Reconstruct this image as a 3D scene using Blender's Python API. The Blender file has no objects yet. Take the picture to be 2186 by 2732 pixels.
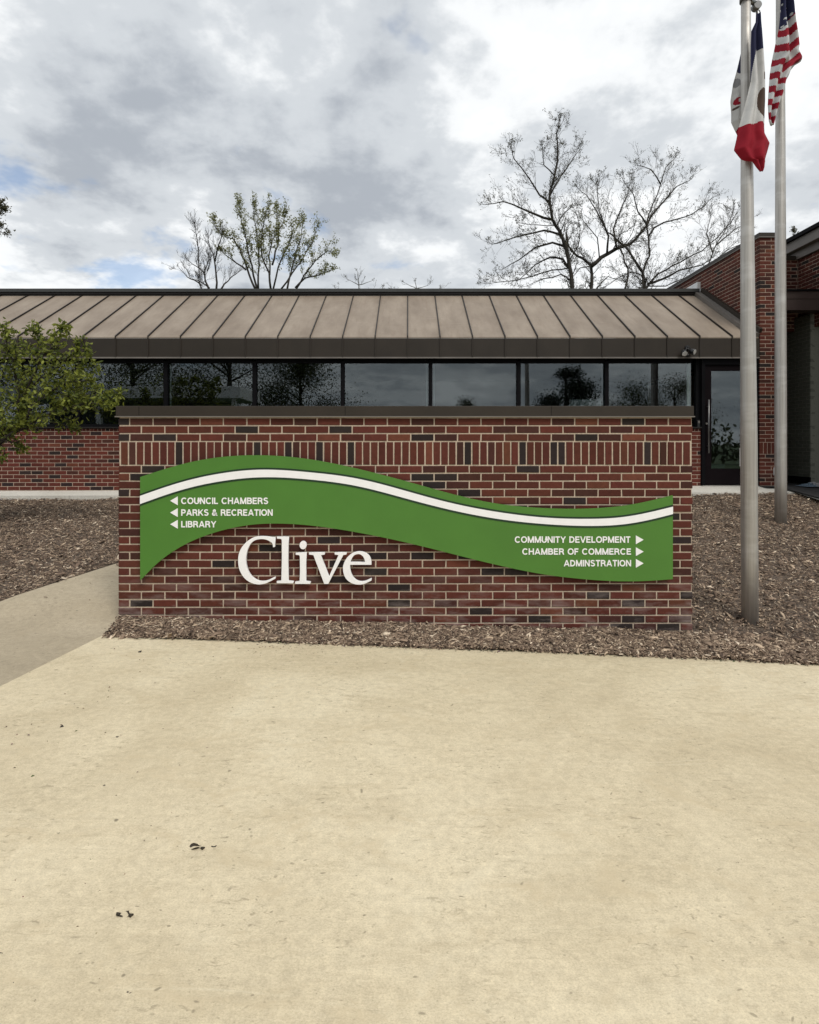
import bpy, bmesh, math, random
import numpy as np
from mathutils import Vector, Matrix
R = random.Random(7)
NR = np.random.default_rng(11)
C = bpy.context.scene.collection

# ------------------------------------------------------------------ camera
F, CX, HY, EYE = 1580.0, 1090.0, 1185.0, 1.63      # focal length and vanishing point in photo pixels, eye height
cd = bpy.data.cameras.new('camera'); cam = bpy.data.objects.new('camera', cd); C.objects.link(cam)
cd.sensor_fit = 'HORIZONTAL'; cd.sensor_width = 36; cd.lens = 36*F/2186
cd.shift_x = 3/2186; cd.shift_y = -(1366-HY)/2186
cd.clip_start = 0.05; cd.clip_end = 3000
cam.location = (0, 0, EYE); cam.rotation_euler = (math.radians(90), 0, 0)
bpy.context.scene.camera = cam

def X(px, Y): return (px-CX)*Y/F
def Z(py, Y): return EYE+(HY-py)*Y/F
def P(px, py, Y): return Vector((X(px, Y), Y, Z(py, Y)))

# ------------------------------------------------------------------ world, sun, exposure
SUN_EL, SUN_AZ = math.radians(54), math.radians(150)   # azimuth from +Y towards +X
w = bpy.data.worlds.new('World'); bpy.context.scene.world = w; w.use_nodes = True
nt = w.node_tree; nt.nodes.clear()
def N(t, kind, **kw):
    n = t.nodes.new(kind)
    for k, v in kw.items():
        if k in n.inputs and not hasattr(n, k): n.inputs[k].default_value = v
        else: setattr(n, k, v)
    return n
def L(t, a, b): t.links.new(a, b)
def MA(t, op, a, b=None, clamp=False):
    n = t.nodes.new('ShaderNodeMath'); n.operation = op; n.use_clamp = clamp
    for i, v in enumerate((a, b)):
        if v is None: continue
        if isinstance(v, (int, float)): n.inputs[i].default_value = v
        else: t.links.new(v, n.inputs[i])
    return n.outputs[0]
def RAMP(t, fac, stops, interp='LINEAR'):
    n = t.nodes.new('ShaderNodeValToRGB'); n.color_ramp.interpolation = interp
    e = n.color_ramp.elements
    while len(e) > 1: e.remove(e[-1])
    for i, (p, c) in enumerate(stops):
        el = e[0] if i == 0 else e.new(p)
        el.position = p; el.color = (*c, 1) if len(c) == 3 else c
    t.links.new(fac, n.inputs[0]); return n.outputs[0]
def MIX(t, fac, a, b, blend='MIX'):
    n = t.nodes.new('ShaderNodeMix'); n.data_type = 'RGBA'; n.blend_type = blend
    for i, v in ((0, fac), (6, a), (7, b)):
        if isinstance(v, (int, float)): n.inputs[i].default_value = v
        elif isinstance(v, tuple): n.inputs[i].default_value = (*v, 1)
        else: t.links.new(v, n.inputs[i])
    return n.outputs[2]
def NOISE(t, vec, scale, detail=4, rough=.55, dist=0., w=None):
    n = t.nodes.new('ShaderNodeTexNoise'); n.inputs['Scale'].default_value = scale
    n.inputs['Detail'].default_value = detail; n.inputs['Roughness'].default_value = rough
    n.inputs['Distortion'].default_value = dist
    if vec is not None: t.links.new(vec, n.inputs['Vector'])
    return n.outputs['Fac']
def MAPV(t, vec, scale=(1, 1, 1), loc=(0, 0, 0), rot=(0, 0, 0)):
    n = t.nodes.new('ShaderNodeMapping'); n.inputs['Scale'].default_value = scale
    n.inputs['Location'].default_value = loc; n.inputs['Rotation'].default_value = rot
    t.links.new(vec, n.inputs['Vector']); return n.outputs[0]

sky = N(nt, 'ShaderNodeTexSky', sky_type='NISHITA', sun_disc=False)
sky.sun_elevation = SUN_EL; sky.sun_rotation = SUN_AZ; sky.ozone_density = 1.5; sky.dust_density = 0.6
tc = N(nt, 'ShaderNodeTexCoord')
sp = N(nt, 'ShaderNodeSeparateXYZ'); L(nt, tc.outputs['Generated'], sp.inputs[0])
den = MA(nt, 'ADD', MA(nt, 'MAXIMUM', sp.outputs[2], 0.0), 0.26)
cb = N(nt, 'ShaderNodeCombineXYZ')
L(nt, MA(nt, 'DIVIDE', sp.outputs[0], den), cb.inputs[0]); L(nt, MA(nt, 'DIVIDE', sp.outputs[1], den), cb.inputs[1])
cv = MAPV(nt, cb.outputs[0], loc=(-7.4, 2.6, 0))
big = NOISE(nt, cv, 1.1, 3, .5, .2)
mid = NOISE(nt, cv, 3.0, 5, .52, .1)
fine = NOISE(nt, cv, 8.0, 6, .6, .1)
thick = MA(nt, 'ADD', MA(nt, 'MULTIPLY', big, .36), MA(nt, 'ADD', MA(nt, 'MULTIPLY', mid, .42), MA(nt, 'MULTIPLY', fine, .22)))
cloud = RAMP(nt, thick, [(.36, (.86, .87, .87)), (.45, (.66, .675, .685)), (.525, (.46, .485, .51)), (.63, (.30, .325, .36))], 'EASE')
# thin places in the cloud: low in the sky, left of the flagpoles
gapn = NOISE(nt, MAPV(nt, cb.outputs[0], loc=(7.3, 2.2, 0)), 3.2, 5, .6, .15)
dx = MA(nt, 'MULTIPLY', MA(nt, 'ADD', sp.outputs[0], .36), 2.6)
dz = MA(nt, 'MULTIPLY', MA(nt, 'SUBTRACT', sp.outputs[2], .29), 4.8)
blob = MA(nt, 'SUBTRACT', 1.0, MA(nt, 'ADD', MA(nt, 'MULTIPLY', dx, dx), MA(nt, 'MULTIPLY', dz, dz)), True)
gap = MA(nt, 'ADD', gapn, MA(nt, 'MULTIPLY', blob, .17))
gapf = RAMP(nt, gap, [(.655, (0, 0, 0)), (.80, (.7, .7, .7))], 'EASE')
skyc = MIX(nt, 1.0, sky.outputs[0], (1.0, 1.0, 1.0), 'MULTIPLY')
cl10 = N(nt, 'ShaderNodeVectorMath', operation='SCALE'); L(nt, cloud, cl10.inputs[0]); cl10.inputs['Scale'].default_value = 10.0
mixw = MIX(nt, gapf, cl10.outputs[0], skyc)
bg = N(nt, 'ShaderNodeBackground', Strength=0.1); L(nt, mixw, bg.inputs['Color'])
ow = N(nt, 'ShaderNodeOutputWorld'); L(nt, bg.outputs[0], ow.inputs[0])

ld = bpy.data.lights.new('sun', 'SUN'); ld.energy = 1.5; ld.angle = math.radians(22); ld.color = (1, .95, .87)
sun = bpy.data.objects.new('sun', ld); C.objects.link(sun)
sdir = Vector((math.cos(SUN_EL)*math.sin(SUN_AZ), math.cos(SUN_EL)*math.cos(SUN_AZ), math.sin(SUN_EL)))
sun.rotation_euler = (-sdir).to_track_quat('-Z', 'Y').to_euler(); sun.location = (0, 0, 40)
vs = bpy.context.scene.view_settings
bpy.context.scene.display_settings.display_device = 'sRGB'
vs.view_transform = 'Standard'; vs.look = 'None'; vs.gamma = 1; vs.exposure = 0.56; vs.use_curve_mapping = False
bpy.context.scene.cycles.max_bounces = 8; bpy.context.scene.cycles.transparent_max_bounces = 16

# ------------------------------------------------------------------ materials
def new_mat(name):
    m = bpy.data.materials.new(name); m.use_nodes = True
    t = m.node_tree; b = t.nodes['Principled BSDF']; return m, t, b
def BUMP(t, b, h, strength=.3, dist=.01):
    n = t.nodes.new('ShaderNodeBump'); n.inputs['Strength'].default_value = strength; n.inputs['Distance'].default_value = dist
    t.links.new(h, n.inputs['Height']); t.links.new(n.outputs[0], b.inputs['Normal'])
def OBJ(t): return t.nodes.new('ShaderNodeTexCoord').outputs['Object']
def simple(name, col, rough=.6, metal=0., var=.12, scale=6., bump=0., bscale=60., spec=.5):
    m, t, b = new_mat(name); v = OBJ(t)
    n = NOISE(t, v, scale, 5, .6)
    lo = tuple(c*(1-var) for c in col); hi = tuple(min(1, c*(1+var)) for c in col)
    L(t, RAMP(t, n, [(.3, lo), (.7, hi)]), b.inputs['Base Color'])
    b.inputs['Roughness'].default_value = rough; b.inputs['Metallic'].default_value = metal
    b.inputs['Specular IOR Level'].default_value = spec
    if bump: BUMP(t, b, NOISE(t, v, bscale, 4), bump, .004)
    return m
def attr_mat(name, rough=.9, bump=.35, bscale=180., var=.18, vscale=24., stain=None, spec=.25):
    m, t, b = new_mat(name); v = OBJ(t)
    a = t.nodes.new('ShaderNodeAttribute'); a.attribute_name = 'Col'
    n = NOISE(t, v, vscale, 5, .65)
    k = RAMP(t, n, [(.25, (1-var,)*3), (.75, (1+var,)*3)])
    c = MIX(t, 1.0, a.outputs['Color'], k, 'MULTIPLY')
    if stain: c = stain(t, v, c)
    L(t, c, b.inputs['Base Color']); b.inputs['Roughness'].default_value = rough
    b.inputs['Specular IOR Level'].default_value = spec
    if bump: BUMP(t, b, NOISE(t, v, bscale, 4, .6), bump, .004)
    return m
def efflor(t, v, c):      # pale salts low on the sign wall, thickest at its left end
    s = t.nodes.new('ShaderNodeSeparateXYZ'); L(t, v, s.inputs[0])
    low = MA(t, 'MULTIPLY', MA(t, 'SUBTRACT', .62, s.outputs[2]), 2.0, True)
    n = NOISE(t, MAPV(t, v, (1.6, 1, 5)), 2.2, 6, .65)
    f = MA(t, 'MULTIPLY', low, RAMP(t, n, [(.47, (0, 0, 0)), (.75, (.6, .6, .6))]))
    return MIX(t, f, c, (.34, .28, .26))
M = {}
M['sign_brick'] = attr_mat('sign_brick', stain=efflor)
M['brick'] = attr_mat('brick')
def mortar_mat(name, col):
    m, t, b = new_mat(name); v = OBJ(t)
    n = NOISE(t, v, 40, 5, .7)
    L(t, RAMP(t, n, [(.25, tuple(c*.72 for c in col)), (.75, tuple(c*1.15 for c in col))]), b.inputs['Base Color'])
    b.inputs['Roughness'].default_value = .95; BUMP(t, b, NOISE(t, v, 220, 3), .5, .004); return m
M['mortar'] = mortar_mat('mortar', (.50, .41, .32))
M['mortar_far'] = mortar_mat('mortar_far', (.45, .34, .27))
def roof_mat():
    m, t, b = new_mat('faded_metal'); v = OBJ(t)
    n1 = NOISE(t, MAPV(t, v, (1.3, .5, .5)), 2.2, 5, .6)
    n2 = NOISE(t, MAPV(t, v, (5, .7, .7)), 3.0, 6, .7)
    c = RAMP(t, n1, [(.3, (.185, .147, .113)), (.55, (.245, .201, .158)), (.75, (.295, .247, .196))])
    c = MIX(t, RAMP(t, n2, [(.5, (0, 0, 0)), (.72, (.5, .5, .5))]), c, (.18, .135, .10))
    n3 = NOISE(t, MAPV(t, v, (1.0, 6, 6)), 3.0, 6, .75, .8)
    c = MIX(t, RAMP(t, n3, [(.58, (0, 0, 0)), (.74, (.45, .45, .45))]), c, (.38, .33, .28))
    L(t, c, b.inputs['Base Color']); b.inputs['Roughness'].default_value = .62; b.inputs['Specular IOR Level'].default_value = .35
    BUMP(t, b, NOISE(t, v, 2.5, 2), .12, .03); return m
M['roof'] = roof_mat()
M['bronze'] = simple('bronze_metal', (.029, .0225, .0165), .5, 0, .14, 2.5, .06, 30, .3)
M['bronze_dark'] = simple('dark_bronze_trim', (.015, .012, .011), .5, 0, .15, 3, spec=.25)
M['grey_trim'] = simple('grey_trim', (.15, .135, .12), .55, 0, .15, 3)
M['frame'] = simple('black_frame', (.005, .005, .006), .6, 0, .2, 3, spec=.06)
M['door'] = simple('door_paint', (.006, .004, .005), .6, 0, .2, 3, spec=.06)
M['green'] = simple('green_paint', (.064, .188, .024), .42, 0, .05, 3, .04, 300)
M['white'] = simple('white_paint', (.86, .86, .87), .45, 0, .03, 20, .03, 200)
M['dark_green'] = simple('dark_green_paint', (.006, .030, .010), .45, 0, .1, 5)
M['white_sheet'] = simple('white_sheet', (.75, .75, .74), .6)
M['alu'] = None
def alu():
    m, t, b = new_mat('brushed_aluminium'); v = OBJ(t)
    n1 = NOISE(t, MAPV(t, v, (30, 30, .5)), 2.0, 5, .65)
    n2 = NOISE(t, MAPV(t, v, (2, 2, 6)), 1.2, 4, .6)
    c = RAMP(t, n1, [(.3, (.33, .31, .285)), (.7, (.50, .48, .45))])
    c = MIX(t, RAMP(t, n2, [(.52, (0, 0, 0)), (.7, (.5, .5, .5))]), c, (.58, .57, .55))
    L(t, c, b.inputs['Base Color']); b.inputs['Metallic'].default_value = .65; b.inputs['Roughness'].default_value = .48
    return m
M['alu'] = alu()
def concrete(name, base, dark, light, warm):
    m, t, b = new_mat(name); v = OBJ(t)
    n1 = NOISE(t, v, .55, 5, .6, .6)
    n2 = NOISE(t, MAPV(t, v, (.9, 2.3, 1), (0, 0, 0), (0, 0, .08)), 1.6, 9, .74, .7)
    n3 = NOISE(t, v, 26, 5, .7)
    c = RAMP(t, n1, [(.3, dark), (.52, base), (.72, light)])
    c = MIX(t, RAMP(t, n2, [(.50, (0, 0, 0)), (.70, (.75, .75, .75))]), c, dark)
    c = MIX(t, RAMP(t, n2, [(.22, (.5, .5, .5)), (.42, (0, 0, 0))]), c, light)
    c = MIX(t, .55, c, MIX(t, 1.0, c, RAMP(t, n3, [(.3, (.74, .74, .74)), (.7, (1.18, 1.18, 1.18))]), 'MULTIPLY'))
    gr = NOISE(t, MAPV(t, v, (1, 1.5, 1)), 140, 3, .8)
    c = MIX(t, 1.0, c, RAMP(t, gr, [(.32, (.80, .79, .77)), (.5, (1, 1, 1)), (.68, (1.13, 1.13, 1.12))]), 'MULTIPLY')
    br = NOISE(t, MAPV(t, v, (3, 90, 1), (0, 0, 0), (0, 0, .05)), 1.0, 4, .7)
    c = MIX(t, 1.0, c, RAMP(t, br, [(.3, (.95, .947, .94)), (.7, (1.03, 1.03, 1.03))]), 'MULTIPLY')
    # worn patches, trowel scratches and small stains
    n4 = NOISE(t, MAPV(t, v, (1, 1.6, 1), (3, 1, 0)), 2.6, 8, .72, 1.2)
    c = MIX(t, RAMP(t, n4, [(.54, (0, 0, 0)), (.66, (.6, .6, .6))]), c, warm)
    for k, (rot, sc) in enumerate(((.12, 1.0), (-.25, 1.5), (1.3, 1.8))):
        s = NOISE(t, MAPV(t, v, (1.2*sc, 55*sc, 1), (k*3.3, k, 0), (0, 0, rot)), 1.0, 3, .5, .3)
        gate = NOISE(t, MAPV(t, v, loc=(k*7.1, 2, 0)), 1.1, 2)
        f = MA(t, 'MULTIPLY', RAMP(t, s, [(.68, (0, 0, 0)), (.78, (.5, .5, .5))]), RAMP(t, gate, [(.5, (0, 0, 0)), (.62, (1, 1, 1))]))
        c = MIX(t, MA(t, 'MULTIPLY', f, .8), c, light if k != 1 else dark)
    # fine broom flecks, dark and short
    fk = NOISE(t, MAPV(t, v, (17, 44, 1)), 1.0, 5, .68, .9)
    fg = NOISE(t, MAPV(t, v, (1, 1, 1), (5, 5, 0)), 2.2, 4, .6)
    c = MIX(t, MA(t, 'MULTIPLY', RAMP(t, fk, [(.575, (0, 0, 0)), (.66, (.8, .8, .8))]), RAMP(t, fg, [(.42, (0, 0, 0)), (.62, (1, 1, 1))])), c, tuple(x*.62 for x in dark))
    c = MIX(t, MA(t, 'MULTIPLY', RAMP(t, fk, [(.28, (.5, .5, .5)), (.38, (0, 0, 0))]), RAMP(t, fg, [(.42, (0, 0, 0)), (.62, (1, 1, 1))])), c, tuple(min(1, x*1.12) for x in light))
    # long curved trowel lines: pale ridge with a thin dark side
    for k, (sc, lo_) in enumerate(((.55, .5), (.8, .54))):
        cn_ = NOISE(t, MAPV(t, v, (sc*.55, sc*2.2, 1), (k*4.7+.3, k*2.9, 0), (0, 0, .15-.4*k)), 1.0, 1, .3, .1)
        gt = RAMP(t, NOISE(t, MAPV(t, v, (1, 2, 1), loc=(k*9.1+2, 6, 0)), 1.7, 4), [(.50, (0, 0, 0)), (.62, (1, 1, 1))])
        e_ = MA(t, 'ABSOLUTE', MA(t, 'SUBTRACT', cn_, lo_))
        c = MIX(t, MA(t, 'MULTIPLY', RAMP(t, e_, [(.0, (.35, .35, .35)), (.0028, (0, 0, 0))]), gt), c, light)
    wv = t.nodes.new('ShaderNodeTexNoise'); wv.inputs['Scale'].default_value = 7; L(t, v, wv.inputs['Vector'])
    wa = t.nodes.new('ShaderNodeVectorMath'); wa.operation = 'MULTIPLY_ADD'; L(t, wv.outputs['Color'], wa.inputs[0]); wa.inputs[1].default_value = (.12, .12, 0); L(t, v, wa.inputs[2])
    for sc, cut, rad_, op in ((13, .80, .11, .8), (26, .74, .15, .7), (5, .88, .05, .85), (52, .82, .2, .6)):
        vo = t.nodes.new('ShaderNodeTexVoronoi'); vo.inputs['Scale'].default_value = sc; L(t, MAPV(t, wa.outputs[0], (.8, 1.25, 1)), vo.inputs['Vector'])
        vsp = t.nodes.new('ShaderNodeSeparateColor'); L(t, vo.outputs['Color'], vsp.inputs[0])
        sel = MA(t, 'MULTIPLY', RAMP(t, vsp.outputs[0], [(cut, (0, 0, 0)), (cut+.02, (1, 1, 1))]), MA(t, 'ADD', MA(t, 'MULTIPLY', vsp.outputs[1], .8), .2))
        c = MIX(t, MA(t, 'MULTIPLY', RAMP(t, MA(t, 'DIVIDE', vo.outputs['Distance'], MA(t, 'ADD', MA(t, 'MULTIPLY', vsp.outputs[2], 1.3), .35)), [(rad_*.5, (op,)*3), (rad_, (0, 0, 0))]), sel), c, tuple(x*.30 for x in dark))
    L(t, c, b.inputs['Base Color']); b.inputs['Roughness'].default_value = .85; b.inputs['Specular IOR Level'].default_value = .3
    h = MA(t, 'ADD', MA(t, 'MULTIPLY', n3, .5), MA(t, 'ADD', n4, MA(t, 'MULTIPLY', NOISE(t, v, 120, 3), .25)))
    BUMP(t, b, h, .28, .006); return m
M['concrete'] = concrete('concrete', (.59, .51, .36), (.475, .40, .27), (.67, .60, .445), (.50, .415, .275))
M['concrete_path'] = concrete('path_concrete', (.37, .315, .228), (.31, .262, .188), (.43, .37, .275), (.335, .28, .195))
M['slab'] = concrete('slab_concrete', (.60, .58, .53), (.52, .50, .45), (.68, .66, .61), (.55, .52, .46))
M['soil'] = simple('mulch_soil', (.095, .071, .053), .95, 0, .6, 30, .9, 60)
M['chip'] = attr_mat('wood_chip', .9, .3, 300, .25, 60)
M['lawn'] = simple('lawn', (.05, .085, .025), .95, 0, .4, 3, .5, 20)
M['asphalt'] = simple('dark_paving', (.018, .018, .019), .85, 0, .3, 20, .3, 150)
M['bark'] = simple('bark', (.035, .029, .024), .95, 0, .4, 8, .5, 40)
M['bark_far'] = simple('pale_bark', (.085, .078, .075), .95, 0, .3, 8)
M['grit'] = simple('grit', (.035, .03, .025), .9, 0, .4, 40)
M['dead_leaf'] = simple('dead_leaf', (.030, .023, .014), .8, 0, .5, 60)
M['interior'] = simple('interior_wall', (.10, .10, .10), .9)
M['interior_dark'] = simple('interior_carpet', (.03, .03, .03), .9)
M['pale'] = simple('pale_board', (.42, .46, .42), .7)
M['black'] = simple('black_plastic', (.012, .012, .013), .4)
M['steel'] = simple('steel', (.16, .16, .16), .35, .8, .1)
M['rope'] = simple('rope', (.35, .34, .32), .9)
M['lens'] = simple('lamp_lens', (.55, .55, .53), .25)
def leaf_mat(name, lo, hi, trans):
    m = bpy.data.materials.new(name); m.use_nodes = True; t = m.node_tree; t.nodes.clear()
    a = t.nodes.new('ShaderNodeAttribute'); a.attribute_name = 'Col'
    s = t.nodes.new('ShaderNodeSeparateColor'); L(t, a.outputs['Color'], s.inputs[0])
    c = RAMP(t, s.outputs[0], [(0, lo), (1, hi)])
    d = t.nodes.new('ShaderNodeBsdfPrincipled'); d.inputs['Roughness'].default_value = .5; d.inputs['Specular IOR Level'].default_value = .3
    L(t, c, d.inputs['Base Color'])
    tr = t.nodes.new('ShaderNodeBsdfTranslucent'); L(t, c, tr.inputs['Color'])
    mx = t.nodes.new('ShaderNodeMixShader'); mx.inputs[0].default_value = trans
    L(t, d.outputs[0], mx.inputs[1]); L(t, tr.outputs[0], mx.inputs[2])
    o = t.nodes.new('ShaderNodeOutputMaterial'); L(t, mx.outputs[0], o.inputs[0]); return m
M['leaf'] = leaf_mat('spring_leaf', (.045, .068, .012), (.27, .30, .05), .35)
M['leaf_pale'] = leaf_mat('new_leaf', (.15, .155, .06), (.32, .32, .14), .45)
M['bud'] = leaf_mat('bud_leaf', (.05, .045, .028), (.13, .12, .065), .3)
M['needle'] = leaf_mat('needle_leaf', (.008, .014, .008), (.03, .045, .02), .05)
M['leaf_far'] = leaf_mat('dull_leaf', (.03, .04, .015), (.11, .12, .045), .2)
def glass(name, tint, refl):
    m = bpy.data.materials.new(name); m.use_nodes = True; t = m.node_tree; t.nodes.clear()
    g = t.nodes.new('ShaderNodeBsdfGlossy'); g.inputs['Roughness'].default_value = 0.0; g.inputs['Color'].default_value = (.92, .97, 1, 1)
    tr = t.nodes.new('ShaderNodeBsdfTransparent'); tr.inputs['Color'].default_value = (*tint, 1)
    fr = t.nodes.new('ShaderNodeFresnel'); fr.inputs['IOR'].default_value = 1.45
    wob = NOISE(t, OBJ(t), 1.2, 2)
    bp = t.nodes.new('ShaderNodeBump'); bp.inputs['Strength'].default_value = .04; bp.inputs['Distance'].default_value = .01
    L(t, wob, bp.inputs['Height']); L(t, bp.outputs[0], g.inputs['Normal'])
    mx = t.nodes.new('ShaderNodeMixShader'); L(t, MA(t, 'ADD', MA(t, 'MULTIPLY', fr.outputs[0], 1.0), refl), mx.inputs[0])
    L(t, tr.outputs[0], mx.inputs[1]); L(t, g.outputs[0], mx.inputs[2])
    o = t.nodes.new('ShaderNodeOutputMaterial'); L(t, mx.outputs[0], o.inputs[0]); return m
M['glass'] = glass('tinted_glass', (.60, .66, .66), .050)

# ------------------------------------------------------------------ builders
class MB:
    def __init__(s): s.v = []; s.f = []; s.m = []; s.c = []; s.sm = []
    def add(s, vs, fs, mat=0, col=(.5, .5, .5), smooth=False):
        o = len(s.v); s.v += [tuple(p) for p in vs]; s.c += [col]*len(vs)
        for f in fs: s.f.append([o+i for i in f]); s.m.append(mat); s.sm.append(smooth)
    def box(s, x0, x1, y0, y1, z0, z1, mat=0, col=(.5, .5, .5), bev=0.0):
        if not bev:
            s.add([(x0,y0,z0),(x1,y0,z0),(x1,y1,z0),(x0,y1,z0),(x0,y0,z1),(x1,y0,z1),(x1,y1,z1),(x0,y1,z1)],
                  [(0,3,2,1),(4,5,6,7),(0,1,5,4),(1,2,6,5),(2,3,7,6),(3,0,4,7)], mat, col)
        else:
            b = bmesh.new(); bmesh.ops.create_cube(b, size=1)
            for q in b.verts: q.co = Vector(((x0+x1)/2+q.co.x*(x1-x0), (y0+y1)/2+q.co.y*(y1-y0), (z0+z1)/2+q.co.z*(z1-z0)))
            bmesh.ops.bevel(b, geom=b.edges[:], offset=bev, segments=2, affect='EDGES', profile=.6)
            b.verts.index_update(); s.add([q.co for q in b.verts], [[q.index for q in f.verts] for f in b.faces], mat, col); b.free()
    def tube(s, pts, rad, n=6, mat=0, col=(.5, .5, .5), cap=True):
        pts = [Vector(p) for p in pts]; o = len(s.v); k = len(pts)
        for i, p in enumerate(pts):
            d = (pts[min(i+1, k-1)]-pts[max(i-1, 0)])
            d = d.normalized() if d.length > 1e-9 else Vector((0, 0, 1))
            a = d.cross(Vector((0, 1, 0)) if abs(d.y) < .9 else Vector((1, 0, 0))).normalized(); b = d.cross(a)
            r = rad[i] if hasattr(rad, '__len__') else rad
            for j in range(n):
                t = 2*math.pi*j/n; q = p+a*(r*math.cos(t))+b*(r*math.sin(t)); s.v.append((q.x, q.y, q.z)); s.c.append(col)
        for i in range(k-1):
            for j in range(n):
                s.f.append([o+i*n+j, o+i*n+(j+1) % n, o+(i+1)*n+(j+1) % n, o+(i+1)*n+j]); s.m.append(mat); s.sm.append(True)
        if cap:
            s.f.append([o+j for j in range(n)][::-1]); s.m.append(mat); s.sm.append(False)
            s.f.append([o+(k-1)*n+j for j in range(n)]); s.m.append(mat); s.sm.append(False)
    def build(s, name, mats, parent=None, loc=None):
        me = bpy.data.meshes.new(name); me.from_pydata(s.v, [], s.f)
        for m in (mats if isinstance(mats, (list, tuple)) else [mats]): me.materials.append(m)
        me.polygons.foreach_set('material_index', s.m); me.polygons.foreach_set('use_smooth', s.sm)
        at = me.color_attributes.new('Col', 'FLOAT_COLOR', 'POINT')
        ca = np.ones((len(s.v), 4), np.float32); ca[:, :3] = np.array(s.c, np.float32).reshape(-1, 3); at.data.foreach_set('color', ca.ravel())
        me.update(); o = bpy.data.objects.new(name, me); C.objects.link(o)
        if parent: attach(o, parent)
        return o
WORLD = {}
def attach(o, parent):
    o.parent = parent; base = Vector((0, 0, 0)); q = parent
    while q: base += Vector(q.location); q = q.parent
    # meshes are written in world coordinates; move them back under their thing
    o.location = -base if o.type == 'MESH' else Vector(o.location)-base
def tag(o, label, cat, group=None):
    o['label'] = label; o['category'] = cat
    if group: o['group'] = group
    return o
def thing(name, label, cat, loc=(0, 0, 0), group=None):
    o = bpy.data.objects.new(name, None); C.objects.link(o); o.location = loc; o.empty_display_size = .2
    return tag(o, label, cat, group)
def part_label(o, t): o['label'] = t; return o
def kind(o, k): o['kind'] = k; return o

def brick_col(rng, warm=1.0):
    u = rng.random()
    if u < .075: b = (.024, .017, .016)
    elif u < .22: b = (.056, .021, .016)
    elif u < .28: b = (.112, .037, .022)
    else: b = (.086, .024, .0165)
    k = rng.uniform(.80, 1.2)
    return tuple(min(1, c*k*(1 if i else warm)*rng.uniform(.95, 1.05)) for i, c in enumerate(b))
def brick(mb, o, u, n, a0, a1, z0, z1, depth, rng, warm=1.0, ch=.004, jit=.0012):
    """one brick: o corner of the face, u along the wall, n out of the wall; a0..a1 along, z0..z1 up"""
    j = lambda: rng.uniform(-jit, jit)
    out = rng.uniform(-.0015, .0015)
    def pt(a, z, d): return Vector((o.x, o.y, 0))+u*(a+j())+n*d+Vector((0, 0, z+j()))
    vs = [pt(a0, z0, -depth), pt(a1, z0, -depth), pt(a1, z1, -depth), pt(a0, z1, -depth),
          pt(a0, z0, out-ch), pt(a1, z0, out-ch), pt(a1, z1, out-ch), pt(a0, z1, out-ch),
          pt(a0+ch, z0+ch, out), pt(a1-ch, z0+ch, out), pt(a1-ch, z1-ch, out), pt(a0+ch, z1-ch, out)]
    fs = [(8, 9, 10, 11), (4, 5, 9, 8), (5, 6, 10, 9), (6, 7, 11, 10), (7, 4, 8, 11),
          (0, 1, 5, 4), (1, 2, 6, 5), (2, 3, 7, 6), (3, 0, 4, 7)]
    mb.add(vs, fs, 0, brick_col(rng, warm))
def brick_run(mb, o, u, n, length, z0, z1, start, rng, mod=.2032, joint=.0105, depth=.09, first_depth=None, warm=1.0):
    a = 0.0; first = True
    while a < length-.012:
        ln = (start if first and start else mod)
        e = min(a+ln-joint, length)
        if e-a > .012: brick(mb, o, u, n, a, e, z0, z1, first_depth if first and first_depth else depth, rng, warm)
        a += ln; first = False

# ------------------------------------------------------------------ ground
def base_z(x): return .065-.026*max(-3.5, min(4.5, x))
def conc_z(x): return .02-.014*max(-6, min(9, x))
YS = 5.09        # front face of the sign wall
EDGE = [(-2.52, 4.86), (-2.30, 4.84), (-1.2, 4.79), (0, 4.70), (1.2, 4.63), (2.4, 4.53), (3.4, 4.40), (5.0, 4.22), (7, 4.0), (10, 3.6)]
def edge_y(x):
    xs = [p[0] for p in EDGE]; return float(np.interp(x, xs, [p[1] for p in EDGE]))
def mulch_z(x, y):
    if y < YS:
        e = edge_y(x); t = max(0., min(1., (y-e)/max(.12, YS-.03-e))); return (conc_z(x)+.002)*(1-t)+base_z(x)*t
    t = (y-YS)/(9.6-YS)
    top = .775+.008*max(-6, min(6, x))
    if t > 1: return top
    return base_z(x)*(1-t)+top*t
g = MB(); S = 900.
g.add([(-S, -S, -.45), (S, -S, -.45), (S, S, -.45), (-S, S, -.45)], [(0, 1, 2, 3)])
kind(g.build('ground', M['lawn']), 'structure')
# the lawn behind the camera and round the building
def grid_sheet(name, mat, x0, x1, y0, y1, nx, ny, zf):
    b = MB(); vs = []; fs = []
    for i in range(ny+1):
        for k in range(nx+1):
            x = x0+(x1-x0)*k/nx; y = y0+(y1-y0)*i/ny; vs.append((x, y, zf(x, y)))
    for i in range(ny):
        for k in range(nx):
            q = i*(nx+1)+k; fs.append((q, q+1, q+nx+2, q+nx+1))
    b.add(vs, fs, smooth=True); return kind(b.build(name, mat), 'structure')
lft = [(-14, -6), (-14, 3.0), (-6.5, 4.0), (-4.3, 4.82), (-3.71, 5.37), (-3.15, 6.43), (-2.75, 7.7), (-2.45, 9.62)]
rgt = [(-3.56, -6), (-2.72, 3.0), (-2.57, 4.2), (-2.50, 4.95), (-2.51, 5.35), (-2.2, 6.1), (-1.5, 7.5), (-1.05, 9.62)]
LXY = [(x, y) for x, y in lft]; RXY = [(x, y) for x, y in rgt]
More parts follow.
